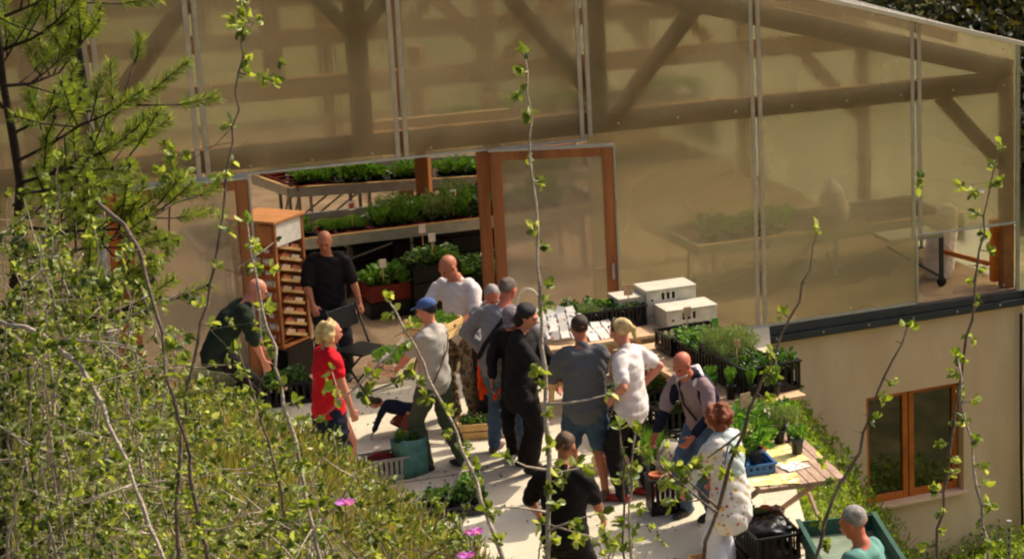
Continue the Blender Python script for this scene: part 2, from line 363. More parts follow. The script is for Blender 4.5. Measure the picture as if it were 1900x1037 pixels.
# everything below is in the greenhouse frame: x = along the gable, y = inwards, z = up
def sheet(u0, u1, z0, name='wall_sheet', top=None, m='polycarbonate', y=0.):
    z1 = (lambda u: roofz(u)) if top is None else (lambda u: top)
    us = [u0, u1]
    if top is None and u0 < RIDGE_U < u1: us = [u0, RIDGE_U, u1]
    poly = [(u, y, z0) for u in (us[0], us[-1])] + [(u, y, z1(u)) for u in us[::-1]]
    return MB().prism(poly, (0, 0, 0), (0, .012, 0)).build(name, m, gh)
sheet(-6.88, -5.93, 2.42); sheet(-5.91, -3.91, 2.42); sheet(-3.89, -1.88, 2.42)
sheet(-1.86, .15, .01); sheet(.17, 2.2, .01); sheet(2.22, 3.6, .85)
sheet(-8.9, -6.9, 0); sheet(-10.93, -8.92, 0); sheet(LU, -10.95, 0)
# joint profiles: pale strips with a dark gap, two flanges each
for u, z0 in ((-6.89, 2.42), (-5.92, 2.42), (-3.9, 2.42), (-1.87, 2.42), (.16, .0), (2.21, .82), (-8.91, 0), (-10.94, 0)):
    b = MB()
    for s in (-1, 1): b.box((u + s*.046, -.008, (z0 + roofz(u))/2), (.046, .012, roofz(u) - z0 - .02))
    b.build('joint_strip', 'poly_strip' if 'poly_strip' in M else mat('poly_strip', rgb(206, 192, 162), .4, .15, 6, transl=.3), gh)
for c_, z_ in (((-4.95, -.012, 2.415), (3.9, .03, .022)), ((-2.44, -.012, 2.412), (1.15, .03, .02)), ((2.91, -.012, .845), (1.38, .03, .026)), ((2.2, -.012, .42), (.026, .03, .80)), ((.9, -.014, .012), (2.56, .035, .03)), ((3.6, -.014, 1.5), (.05, .03, 3.1))):
    MB().box(c_, z_).build('sheet_edging', 'aluminium', gh, bevel=.003)
sm = MB().box((0, 0, 0), (.022, .012, .022)).mesh('screw'); sm.materials.append(M['galvanised'])
def screw(u, y, z):
    o = bpy.data.objects.new('screw', sm); COL.objects.link(o); o.parent = gh; o.location = (u, y, z)
for u in np.arange(-6.7, -3.1, .62): screw(u, -.03, 2.50)
for u in np.arange(-1.5, 3.5, .7): screw(u, -.02, 2.56); screw(u, -.022, .08); screw(u, -.02, roofz(u) - .1)
for u in np.arange(-.3, 3.6, .6): screw(u, -.106, -.14)
# verge: bright metal capping along the roof edge
b = MB(); b.beam((RIDGE_U, -.03, roofz(RIDGE_U) + .01), (EAVE_U + .08, -.03, roofz(EAVE_U + .08) + .01), .09, .055)
b.beam((RIDGE_U, -.03, roofz(RIDGE_U) + .01), (LU, -.03, roofz(LU) + .01), .09, .055)
b.build('verge_capping', mat('verge_metal', rgb(222, 210, 190), .35, .1, 8, metal=.3), gh, bevel=.004)
# roof sheets, back gable, long sides
for s in (0, 1):
    for k in range(8):
        y0, y1 = k*2.0 + .02, k*2.0 + 1.98; ue = EAVE_U + .06 if s == 0 else LU - .06
        MB().prism([(RIDGE_U, y0, roofz(RIDGE_U)), (ue, y0, roofz(ue)), (ue, y1, roofz(ue)), (RIDGE_U, y1, roofz(RIDGE_U))], (0, 0, 0), (0, 0, .012)).build('roof_sheet', 'roof_polycarbonate', gh)
poly = [(LU, DEPTH, 0), (EAVE_U, DEPTH, 0), (EAVE_U, DEPTH, EAVE_Z), (RIDGE_U, DEPTH, roofz(RIDGE_U)), (LU, DEPTH, EAVE_Z)]
MB().prism(poly, (0, 0, 0), (0, .012, 0)).build('back_wall_sheet', 'polycarbonate', gh)
for u in (EAVE_U, LU): MB().box((u, DEPTH/2, EAVE_Z/2), (.012, DEPTH - .04, EAVE_Z - .03)).build('side_wall_sheet', 'polycarbonate', gh)
# timber frames every four metres
def wood(a, b, wd=.14, ht=.22, name='post', m='larch_beam', side=None): return MB().beam(a, b, wd, ht, side).build(name, m, gh, bevel=.006)
for k, y in enumerate((.14, 4., 8., 12., 15.8)):
    off = .33 if k == 0 else .2
    wood((RIDGE_U, y, roofz(RIDGE_U) - off), (EAVE_U - .04, y, roofz(EAVE_U) - off), .14, .25, 'rafter')
    wood((RIDGE_U, y, roofz(RIDGE_U) - off), (LU + .04, y, roofz(LU) - off), .14, .25, 'rafter')
    wood((LU + .1, y, 2.57), (EAVE_U - .02, y, 2.57), .12, .24, 'tie_beam')
    wood((-1.67, y, 2.69), (-1.67, y, roofz(-1.67) - .4), .14, .2); wood((-4.26, y, 2.69), (-4.26, y, roofz(-4.26) - .4), .14, .2)
    wood((3.53, y, .01), (3.53, y, 2.45), .14, .15); wood((-6.98, y, .0), (-6.98, y, roofz(-6.98) - .3), .14, .17); wood((LU + .1, y, 0), (LU + .1, y, 2.8), .14, .15)
    wood((-2.62, y - .002, 4.02), (-1.76, y, 2.92), .1, .17, 'brace'); wood((-.48, y, 3.75), (-1.45, y, 2.66), .1, .17, 'brace')
    wood((2.62, y, 2.46), (3.48, y, 1.55), .1, .17, 'brace'); wood((-5.9, y, 4.2), (-6.9, y, 2.95), .1, .17, 'brace')
    wood((-4.9, y, 4.45), (-4.3, y, 3.75), .09, .14, 'brace'); wood((-3.6, y, 4.5), (-4.2, y, 3.75), .09, .14, 'brace')
    if k and k < 4: wood((-1.67, y, 0), (-1.67, y, 2.45), .14, .18)
for u in (2.9, 1.4, -.2, -1.8, -3.4, -5.0, -6.6, -8.3, -10., -12.): wood((u, .28, roofz(u) - .1), (u, 15.7, roofz(u) - .1), .07, .14, 'purlin')
wood((-4.1, .3, 2.73), (-2.62, .3, 2.73), .06, .1, 'shelf_board', 'chipboard')
wood((-2.9, .30, 2.3), (-1.9, .30, 2.3), .05, .05, 'rail', 'larch')
# opening posts
wood((-3.02, .09, .0), (-3.02, .09, 2.41), .12, .10, 'door_post', 'larch'); 
wood((-6.83, .02, .0), (-6.83, .02, 2.38), .09, .10, 'door_post', 'orange_wood')
# left leaf, closed
def leaf(w_, h, name='door'):
    r = MB(); t = .1
    r.box((t*.6, 0, h/2), (t*1.2, .05, h)); r.box((w_ - t*.6, 0, h/2), (t*1.2, .05, h)); r.box((w_/2, 0, h - t/2), (w_ - 2.4*t - .004, .048, t)); r.box((w_/2, 0, t/2), (w_ - 2.4*t - .004, .048, t))
    d = r.build(name, 'larch', gh, bevel=.005)
    MB().box((w_/2, .032, h/2), (w_ - .06, .01, h - .06)).build('pane', 'door_polycarbonate', d)
    e = MB(); e.box((w_/2, -.002, h + .014), (w_ + .03, .07, .028)); e.box((w_ + .012, -.002, h/2), (.022, .07, h)); e.build('edge_trim', 'aluminium', d)
    MB().box((w_ - .05, -.04, 1.02), (.03, .02, .18)).box((w_ - .05, -.06, 1.07), (.02, .03, .02)).build('handle', 'galvanised', d)
    return d
d1 = leaf(1.27, 2.38); d1.location = (-6.79, -.07, 0)
# right leaf, swung open beyond the post, standing proud of the gable
h0 = Vector((-2.98, -.06, 0)); e0 = Vector((-4.21, 24.54, 0)); q = e0 - WO; e1 = Vector((q.dot(WU), -q.dot(WN), 0)); ang = math.atan2(e1.y - h0.y, e1.x - h0.x)
d2 = leaf(1.30, 2.4); d2.location = h0; d2.rotation_euler = (0, 0, ang)
# floor slab, sill flashing, plastered storey below with its window
MB().prism([(LU, .002, 0), (EAVE_U, .002, 0), (EAVE_U, DEPTH, 0), (LU, DEPTH, 0)], (0, 0, -.16), (0, 0, .004)).build('floor_slab', mat('earth_floor', rgb(146, 122, 96), .95, .3, 3, .2, 30), gh)
b = MB(); b.box((1.6, -.03, -.055), (4.2, .06, .09)); b.box((1.6, -.05, -.145), (4.2, .10, .075)); b.box((1.6, -.075, -.187), (4.2, .012, .02))
b.build('sill_flashing', 'anthracite', gh, bevel=.004)
b = MB(); wx0, wx1, wz0, wz1 = 1.50, 2.84, -2.50, -1.08; zb = -3.9
b.box(((-1. + wx0)/2, .15, (-.19 + zb)/2), (wx0 + 1., .3, -.19 - zb)); b.box(((wx1 + 3.7)/2, .15, (-.19 + zb)/2), (3.7 - wx1, .3, -.19 - zb))
b.box(((wx0 + wx1)/2, .15, (-.19 + wz1)/2), (wx1 - wx0, .3, -.19 - wz1)); b.box(((wx0 + wx1)/2, .15, (wz0 + zb)/2), (wx1 - wx0, .3, wz0 - zb))
b.box((3.55, 8.2, (-.19 + zb)/2), (.3, 15.7, -.19 - zb)); b.build('plaster_wall', 'plaster', gh)
wf = MB(); t = .07; yy = .15; x0, x1, z0, z1 = wx0 + .02, wx1 - .02, wz0 + .01, wz1 - .01; xm = 2.13
for xx in (x0 + t/2, xm - .04, xm + .045, x1 - t/2): wf.box((xx, yy, (z0 + z1)/2), (t, .06, z1 - z0))
for a, c in ((x0 + t, xm - .075), (xm + .08, x1 - t)):
    for zz, hh in ((z0 + .05, .1), (z1 - .035, .07)): wf.box(((a + c)/2, yy, zz), (c - a, .056, hh))
wf = wf.build('window', 'orange_wood', gh, bevel=.004)
for a, c in ((x0 + t, xm - .07), (xm + .07, x1 - t)): MB().box(((a + c)/2, yy + .015, (z0 + z1)/2), (c - a, .012, z1 - z0 - .1)).build('pane', 'glass', wf)
MB().box(((wx0 + wx1)/2, .02, wz0 + .006), (wx1 - wx0 + .06, .2, .025)).build('window_sill', 'plaster', gh)
# rain pipe and hose at the corner
MB().tube([(3.72, -.1, 3.0), (3.71, -.1, 1.5), (3.72, -.1, .2), (3.70, -.12, -.6), (3.66, -.16, -1.3), (3.68, -.14, -2.0), (3.74, -.1, -2.7), (3.74, -.1, -3.9)], [.045]*8, 10).build('rain_pipe', 'black_pipe', gh, smooth=True)
MB().tube([(3.62, -.07, -.3), (3.60, -.1, -1.2), (3.61, -.1, -2.2), (3.66, -.08, -3.6)], [.02]*4, 8).build('hose', 'black_pipe', gh, smooth=True)
MB().tube([(-6.96, -.05, 5.), (-7.02, -.07, 3.9), (-6.98, -.06, 3.2)], [.05]*3, 10).build('rain_pipe', 'black_pipe', gh, smooth=True)
wood((3.45, .3, .05), (3.45, .3, .84), .09, .09, 'post', 'orange_wood')
wood((2.95, .75, .40), (3.44, .40, .25), .035, .06, 'rail', 'orange_wood')
# ------------------------------------------------------------------ people
def fuse(mb, voxel, it=3, fold=0., seed=0):
    """one continuous surface out of overlapping closed shapes"""
    me = mb.mesh('tmp'); o = bpy.data.objects.new('tmp', me); COL.objects.link(o)
    r = o.modifiers.new('r', 'REMESH'); r.mode = 'VOXEL'; r.voxel_size = voxel
    if it: s = o.modifiers.new('s', 'SMOOTH'); s.factor = .5; s.iterations = it
    dg = bpy.context.evaluated_depsgraph_get(); out = bpy.data.meshes.new_from_object(o.evaluated_get(dg))
    bpy.data.objects.remove(o); bpy.data.meshes.remove(me)
    if fold:
        n = len(out.vertices); P = np.empty(n*3, np.float32); out.vertices.foreach_get('co', P); P = P.reshape(-1, 3); Nn = np.empty(n*3, np.float32); out.vertices.foreach_get('normal', Nn); Nn = Nn.reshape(-1, 3)
        x, y, z = P[:, 0], P[:, 1], P[:, 2]; w1 = x*19 + y*13 + seed; k = np.sin(z*46 + 2.2*np.sin(w1) + seed)*.45*(.5 + .5*np.sin(x*11 - y*17 + z*7 + seed)) + .4*np.sin(x*37 + 2*np.sin(z*21 + seed))*np.sin(y*33 + z*12) + .3*np.sin(z*23 + x*31 + seed*2)
        out.vertices.foreach_set('co', (P + Nn*((k - .35*np.abs(np.sin(z*31 + 3*np.sin(x*9 + y*8 + seed)))**6*2)*fold*1.25)[:, None]).ravel())
    out.shade_smooth(); return out
def cloth(name, c, var=.12, scale=3., rough=.85, **kw): return mat(name, c, rough, var, scale, .15, 160, spec=.15, **kw)
def skin(name, c): return mat(name, c, .5, .12, 14, .05, 150, spec=.35, c2=mixc(c, (.8, .2, .12, 1), .12))
skin('skin_pink', rgb(206, 136, 108)); skin('skin_tan', rgb(178, 112, 80)); skin('skin_brown', rgb(140, 84, 58)); skin('skin_red', rgb(196, 112, 84))
mat('hair_black', rgb(24, 18, 16), .45, .3, 30, .6, 120); mat('hair_midbrown', rgb(98, 72, 52), .5, .35, 30, .6, 120); mat('hair_brown', rgb(62, 44, 32), .5, .35, 30, .6, 120); mat('hair_auburn', rgb(134, 70, 38), .5, .4, 25, .8, 90)
mat('hair_blond', rgb(222, 188, 128), .5, .35, 22, .8, 90); mat('hair_grey', rgb(158, 150, 142), .55, .4, 30, .8, 120); mat('hair_greybrown', rgb(112, 98, 84), .55, .4, 30, .8, 120)
mat('beard', rgb(196, 176, 160), .7, .25, 40, .6, 120); mat('eye', rgb(20, 14, 12), .3, 0, 1); mat('lip', rgb(150, 70, 60), .5, .1, 10)
mat('shoe_dark', rgb(48, 42, 38), .6, .2, 10); mat('shoe_red', rgb(160, 50, 42), .6, .2, 10); mat('shoe_brown', rgb(104, 72, 50), .6, .2, 10); mat('shoe_white', rgb(210, 200, 190), .6, .1, 10)
def rotm(fwd, up):
    up = Vector(up).normalized(); f = Vector(fwd); f = (f - up*f.dot(up)).normalized(); r = f.cross(up)
    return Matrix((r, f, up)).transposed()              # columns right, forward, up
def ik(a, c, l1, l2, hint):
    a, c = Vector(a), Vector(c); d = c - a; L = min(d.length, (l1 + l2)*.999); u = d.normalized(); c = a + u*L
    x = (l1*l1 - l2*l2 + L*L)/(2*L); h = math.sqrt(max(0, l1*l1 - x*x)); hv = Vector(hint) - u*Vector(hint).dot(u)
    if hv.length < 1e-4: hv = Vector((0, 1, 0))
    return a + u*x + hv.normalized()*h, c
def hand(b, wr, d, pn, s, curl=.5, thumb_side=1):
    """palm, four fingers and a thumb; d = direction from the wrist, pn = way the palm faces"""
    d = Vector(d).normalized(); pn = Vector(pn); pn = (pn - d*pn.dot(d)).normalized(); sd = d.cross(pn)*thumb_side
    c = wr + d*.045*s; b.tube([wr - d*.01, wr + d*.03*s, wr + d*.085*s], [(.016*s, .024*s), (.015*s, .038*s), (.013*s, .040*s)], 10, side=pn, round_=True)
    for k, L in ((-1.5, .062), (-.5, .074), (.5, .080), (1.5, .070)):
        p = wr + d*.088*s + sd*k*.0205*s; dd = d; pts = [p - d*.012]; 
        for j in range(3):
            a = curl*(.5 + .35*j) + .06*k*k*.3; dd = (d*math.cos(a*(j+1)*.75) + pn*math.sin(a*(j+1)*.75) + sd*k*.03).normalized(); p = p + dd*L*s/3; pts.append(p)
        b.tube(pts, [.0098*s, .0095*s, .009*s, .008*s], 7, round_=True)
    p = wr + d*.03*s + sd*.034*s; t1 = p + (d*.6 + sd*.7 + pn*.25)*.034*s; t2 = t1 + (d*.9 + sd*.15 + pn*.3*(1 + curl))*.032*s
    b.tube([p - sd*.012*s, t1, t2], [.0135*s, .011*s, .009*s], 7, round_=True)
def person(label, pos, yaw, h=1.75, ph=.95, lean=0., side=0., pelv=(0, 0), head=(5, 0), hands=None, feet=((-.1, 0), (.1, 0)), toe=(0, 0),
           sk='skin_pink', shirt=None, sleeve=.5, trousers=None, tleg=1., hair=None, shoes='shoe_dark', build=1., fem=False, skirt=None,
           hairstyle='short', hem=0., elbow=None, knee=None, curl=(.5, .5), shirt_extra=None, cap=None, group=None, feet_z=(0, 0), palm=None, beard=False, voxel=.0095):
    s = h/1.75; a = R(yaw); B = MB(); bw = build
    # joints (local frame: x right, y forward, z up)
    pel = Vector((pelv[0], pelv[1], ph*s)); L = R(lean); S = R(side)
    ut = Vector((math.sin(S), math.sin(L)*math.cos(S), math.cos(L)*math.cos(S))).normalized(); um = (ut + Vector((0, .0, 1.))).normalized() if lean < 60 else ut
    T = rotm(Vector((0, 1, 0)) if abs(ut.y) < .98 else Vector((0, 0, -1)), ut)
    if lean > 60: T = rotm(Vector((0, math.cos(L), -math.sin(L))), ut)
    rt, ft = T.col[0], T.col[1]
    waist = pel + um*.14*s; chest = waist + (um*.4 + ut*.6).normalized()*.19*s; neck = chest + ut*.19*s
    sw = (.172 if not fem else .152)*s*(.6 + .4*bw); sh = [neck - ut*.055*s + rt*k*sw for k in (-1, 1)]
    hp = [pel + Vector((k*.088*s, 0, -.04*s)) for k in (-1, 1)]
    hpit, hyw = R(head[0]), R(head[1]); hf = Vector((math.sin(hyw)*math.cos(hpit), math.cos(hyw)*math.cos(hpit), -math.sin(hpit)))
    hu = Vector((math.sin(hyw)*math.sin(hpit), math.cos(hyw)*math.sin(hpit), math.cos(hpit))); HM = rotm(hf, hu)
    hc = neck + (ut*.5 + hu*.5).normalized()*.09*s + hu*.085*s + hf*.018*s
    X = lambda x, y, z: hc + HM @ Vector((x, y, z))*s
    # torso, neck
    hw = (.158 if not fem else .168)*bw; ww = (.142 if not fem else .122)*bw; cw = (.160 if not fem else .145)*bw; dp = .5 + .5*bw
    B.tube([pel - Vector((0, 0, .10*s)), pel, waist, chest, neck - ut*.05*s, neck + ut*.015*s], [(hw*.8*s, .10*dp*s), (hw*s, .118*dp*s), (ww*s, .102*dp*s), (cw*s, .118*dp*s), (sw*.92, .088*s), (.065*s, .062*s)], 18, side=rt, round_=True)
    B.tube([neck - ut*.04*s, neck + (hc - neck)*.5, hc - hu*.05*s - hf*.01*s], [.062*s, .054*s, .056*s], 12, round_=True)
    # head: cranium, face, jaw, nose, ears, brow
    B.ell(X(0, -.015, .03), (.076*s, .096*s, .088*s), HM, 20, 14); B.ell(X(0, .02, -.015), (.067*s, .074*s, .088*s), HM, 18, 12); B.ell(X(0, .042, -.072), (.046*s, .045*s, .036*s), HM)
    B.tube([X(0, .085, .022), X(0, .110, -.020), X(0, .102, -.030)], [.009*s, .014*s, .012*s], 8, round_=True)
    B.tube([X(-.04, .078, .034), X(0, .092, .036), X(.04, .078, .034)], [.010*s, .011*s, .010*s], 7, round_=True)
    for k in (-1, 1): B.ell(X(k*.076, -.002, -.004), (.011*s, .019*s, .032*s), HM, 8, 6)
    B.tube([X(-.02, .090, -.050), X(0, .096, -.048), X(.02, .090, -.050)], [.009*s]*3, 7, round_=True)
    # arms
    ua, fa = .285*s, .25*s; el, wr = [], []
    hd = hands or ((-.24, .03, .80), (.24, .03, .80)); eh = elbow or ((-.6, -.8, 0), (.6, -.8, 0)); pm = palm or ((1, 0, 0), (-1, 0, 0))
    for i, k in ((0, -1), (1, 1)):
        e, w_ = ik(sh[i], Vector(hd[i])*1., ua, fa, eh[i]); el.append(e); wr.append(w_)
        B.tube([sh[i] - rt*k*.03*s, sh[i] + (e - sh[i])*.25, sh[i] + (e - sh[i])*.7, e], [.047*s*bw, .047*s*bw, .043*s*bw, .040*s*bw], 12, round_=True)
        B.tube([e, e + (w_ - e)*.3, e + (w_ - e)*.8, w_ + (w_ - e)*.03], [.040*s*bw, .041*s*bw, .029*s, (.020*s, .027*s)], 12, round_=True)
        hand(B, w_, w_ - e, pm[i], s, curl[i], k)
    # legs
    kn, an = [], []
    kh = knee or ((-.1, 1, 0), (.1, 1, 0))
    for i, k in ((0, -1), (1, 1)):
        f = Vector((feet[i][0], feet[i][1], .085*s + feet_z[i])); n_, f = ik(hp[i], f, .44*s, .43*s, kh[i]); kn.append(n_); an.append(f)
        B.tube([hp[i] + Vector((0, 0, .02)), hp[i] + (n_ - hp[i])*.3, n_, n_ + (f - n_)*.28, n_ + (f - n_)*.8, f], [.088*s*bw, .080*s*bw, .054*s*bw, .057*s*bw, .036*s, .037*s], 12, round_=True)
        ta = R(toe[i]); td = Vector((math.sin(ta), math.cos(ta), 0)); B.tube([f - td*.03*s - Vector((0, 0, .03*s)), f + td*.13*s - Vector((0, 0, .05*s))], [(.03*s, .034*s), (.022*s, .038*s)], 10, side=(0, 0, 1), round_=True)
    o = bpy.data.objects.new('person', fuse(B, voxel, 2)); COL.objects.link(o); o.data.materials.append(M[sk]); o.location = pos; o.rotation_euler = (0, 0, -a)
    tag(o, label, 'person', group)
    def part(name, mb, m, vx=.014, it=4, fold=.006):
        me = fuse(mb, vx, it, fold, len(label)); p = bpy.data.objects.new(name, me); COL.objects.link(p); me.materials.append(M[m]); p.parent = o; return p
    for k in (-1, 1): MB().ell(X(k*.030, .086, .014), (.012*s, .008*s, .007*s), HM, 8, 6).build('eye', 'eye', o, True)
    MB().ell(X(0, .098, -.049), (.022*s, .006*s, .007*s), HM, 8, 6).build('mouth', 'lip', o, True)
    if shirt:
        c = MB(); e_ = .020 if sleeve < .9 else .024
        low = pel - um*(.04 + hem)*s
        c.tube([low, pel + um*.03*s, waist, chest, neck - ut*.05*s, neck + ut*.006*s], [((hw + e_ + .012)*s, (.118*dp + e_ + .014)*s), ((hw + e_)*s, (.118*dp + e_ + .006)*s), ((ww + e_ + .012)*s, (.102*dp + e_ + .01)*s), ((cw + e_)*s, (.118*dp + e_)*s), (sw*.98 + .024*s, (.090 + e_)*s), (.072*s, .068*s)], 18, side=rt, round_=True)
        for i, k in ((0, -1), (1, 1)):
            st = min(1, sleeve*2); e2 = sh[i] + (el[i] - sh[i])*st
            c.tube([sh[i] - rt*k*.05*s, sh[i] + (el[i] - sh[i])*.2*st, e2], [(.070*bw + .008)*s, (.064*bw + .008)*s, (.054*bw + .016)*s], 12, round_=True)
            if sleeve > .5: t = sleeve*2 - 1; c.tube([el[i], el[i] + (wr[i] - el[i])*t], [(.052*bw + .010)*s, (.032 + .018)*s], 12, round_=True)
        part('shirt', c, shirt, .014 if sleeve < .9 else .014, 3, .007)
    if trousers:
        c = MB(); c.tube([pel + um*.05*s, pel - Vector((0, 0, .02*s)), pel - Vector((0, 0, .13*s))], [((hw + .008)*s, (.118*dp + .008)*s), ((hw + .014)*s, (.118*dp + .014)*s), (hw*.85*s, .10*dp*s)], 16, side=rt, round_=True)
        for i in (0, 1):
            if tleg >= 1: pts = [hp[i], hp[i] + (kn[i] - hp[i])*.35, kn[i], kn[i] + (an[i] - kn[i])*.5, an[i] + Vector((0, 0, -.02))]; rr = [.108*s*bw, .100*s*bw, .080*s*bw, .076*s*bw, .064*s]
            else: e2 = hp[i] + (kn[i] - hp[i])*min(1, tleg*2); pts = [hp[i], hp[i] + (e2 - hp[i])*.5, e2]; rr = [.105*s*bw, .098*s*bw, .090*s*bw]
            c.tube(pts, rr, 12, round_=True)
        part('shorts' if tleg < 1 else 'trousers', c, trousers, .014, 3, .008)
    if skirt:
        c = MB(); kz = pel.z - .5*s; c.tube([pel + um*.06*s, pel - Vector((0, 0, .05*s)), Vector((pel.x, pel.y, kz))], [((hw + .01)*s, .12*s), ((hw + .03)*s, .145*s), ((hw + .07)*s, .2*s)], 16, side=rt); part('skirt', c, skirt, .016, 2, .012)
    for i in (0, 1):
        c = MB(); ta = R(toe[i]); td = Vector((math.sin(ta), math.cos(ta), 0)); g_ = an[i] - Vector((0, 0, .085*s))
        z0 = Vector((0, 0, .038*s)); c.tube([g_ - td*.055*s + z0, g_ + td*.02*s + z0, g_ + td*.13*s + z0*.85, g_ + td*.185*s + z0*.7], [(.036*s, .034*s), (.042*s, .040*s), (.034*s, .047*s), (.022*s, .034*s)], 12, side=(0, 0, 1), round_=True)
        c.ell(an[i] - Vector((0, 0, .01*s)), (.044*s, .05*s, .045*s)); part('shoe', c, shoes, .011, 2, 0)
    if hair:
        c = MB()
        if hairstyle == 'short': c.ell(X(0, -.026, .044), (.082*s, .094*s, .086*s), HM, 18, 12); c.ell(X(0, -.052, .008), (.074*s, .060*s, .052*s), HM)
        if hairstyle == 'fringe':
            c.ell(X(0, -.045, -.018), (.082*s, .064*s, .045*s), HM)
        if hairstyle == 'bob': c.ell(X(0, -.03, .035), (.096*s, .105*s, .102*s), HM, 18, 12); c.ell(X(0, -.06, -.06), (.102*s, .078*s, .10*s), HM); 
        if hairstyle == 'curly':
            for j in range(46):
                t = rdirs(1)[0]; 
                if t[1] > .45 and t[2] < .5: continue
                c.ell(X(t[0]*.10, -.038 + t[1]*.095, -.012 + t[2]*.12), (.038*s, .038*s, .038*s), HM, 7, 5)
            c.ell(X(0, -.035, .01), (.088*s, .09*s, .10*s), HM)
        if hairstyle == 'long': c.ell(X(0, -.028, .038), (.086*s, .1*s, .092*s), HM, 18, 12); c.tube([X(0, -.07, 0), X(0, -.09, -.08), X(0, -.085, -.2)], [(.07*s, .05*s), (.075*s, .045*s), (.04*s, .03*s)], 12, side=HM.col[0], round_=True)
        if hairstyle == 'tail': c.ell(X(0, -.028, .038), (.084*s, .1*s, .09*s), HM, 18, 12); c.tube([X(0, -.11, .04), X(0, -.15, 0), X(0, -.14, -.10)], [.03*s, .035*s, .015*s], 10, round_=True)
        part('hair', c, hair, .010, 2, .007 if hairstyle != 'short' else .0045)
    if beard:
        c = MB(); c.ell(X(0, .045, -.082), (.052*s, .050*s, .034*s), HM); c.ell(X(0, .082, -.066), (.036*s, .022*s, .022*s), HM); part('beard', c, 'beard', .009, 2, .003)
    if cap:
        c = MB(); c.ell(X(0, -.018, .062), (.088*s, .104*s, .072*s), HM, 18, 10); c.tube([X(0, .06, .058), X(0, .155, .040)], [(.012*s, .075*s), (.008*s, .055*s)], 12, side=HM.col[2], round_=True); part('cap', c, cap, .010, 2, 0)
    if shirt_extra: shirt_extra(o, part, dict(X=X, neck=neck, chest=chest, waist=waist, pel=pel, ut=ut, rt=rt, ft=ft, sh=sh, el=el, wr=wr, kn=kn, an=an, s=s, hw=hw, cw=cw, dp=dp, HM=HM))
    o['_wr'] = [list(q) for q in wr]; J = dict(o=o, wr=[Matrix.Rotation(-a, 3, 'Z') @ q + Vector(pos) for q in wr], pel=Matrix.Rotation(-a, 3, 'Z') @ pel + Vector(pos), sh=[Matrix.Rotation(-a, 3, 'Z') @ q + Vector(pos) for q in sh])
    del o['_wr']; return J
cloth('c_black', rgb(32, 28, 28)); cloth('c_charcoal', rgb(44, 42, 44)); cloth('c_white', rgb(222, 210, 204), .08); cloth('c_greytee', rgb(178, 170, 158), .1); cloth('c_slate', rgb(92, 92, 94), .1)
cloth('c_sweater', rgb(128, 124, 124), .1); cloth('c_red', rgb(204, 26, 38), .1); cloth('c_navy', rgb(30, 32, 48)); cloth('c_green', rgb(74, 82, 66), .15); cloth('c_jeans', rgb(86, 104, 124), .2, 6); cloth('c_denim', rgb(62, 80, 98), .25, 7)
cloth('c_darkgreen', rgb(36, 46, 34)); cloth('c_mauve', rgb(150, 126, 128), .1); cloth('c_teal', rgb(104, 148, 136), .12); cloth('c_cardigan', rgb(186, 196, 194), .1); cloth('c_whitetrousers', rgb(206, 204, 214), .08)
cloth('c_orange', rgb(236, 74, 24), .15); cloth('c_capblue', rgb(74, 96, 140), .2, 14); cloth('c_brownpants', rgb(128, 66, 52), .2); cloth('c_greycap', rgb(128, 116, 118), .4, 40); cloth('c_darkred', rgb(90, 26, 26), .2)
def patterned(name, base, cols, scale, thr=.5):
    m = bpy.data.materials.new(name); n = N(m); tc = n('TexCoord')
    a = n('TexVoronoi' if thr < 1 else 'TexNoise', Scale=scale); n.l(tc.outputs['Object'], a.inputs['Vector'])
    if thr < 1:
        cc = n.ramp(a.outputs['Color'], [(i/(len(cols)-1), c) for i, c in enumerate(cols)]); cc.node.color_ramp.interpolation = 'CONSTANT'
        mk = n('Math', operation='LESS_THAN'); mk.inputs[1].default_value = thr; n.l(a.outputs['Distance'], mk.inputs[0])
        mx = n('MixRGB'); mx.inputs[1].default_value = base; n.l(mk.outputs[0], mx.inputs[0]); n.l(cc, mx.inputs[2]); out = mx.outputs[0]
    else:
        out = n.ramp(a.outputs[0], [(0, cols[0])] + [(.38 + .08*i, c) for i, c in enumerate(cols[1:])]); out.node.color_ramp.interpolation = 'CONSTANT'
    p = n('BsdfPrincipled', Roughness=.85); n.l(out, p.inputs['Base Color']); n.l(p.outputs[0], n.out.inputs[0]); M[name] = m
patterned('c_floral', rgb(214, 206, 196), [rgb(190, 60, 50), rgb(214, 206, 196), rgb(210, 160, 60), rgb(150, 130, 140), rgb(214, 206, 196), rgb(120, 130, 100)], 21, .34)
patterned('c_camo', None, [rgb(70, 56, 40), rgb(112, 92, 68), rgb(150, 128, 98), rgb(84, 72, 50)], 14, 2)
def strap(o, J, a_, b_, m='c_black', wd=.035, name='strap', front=True):
    pass

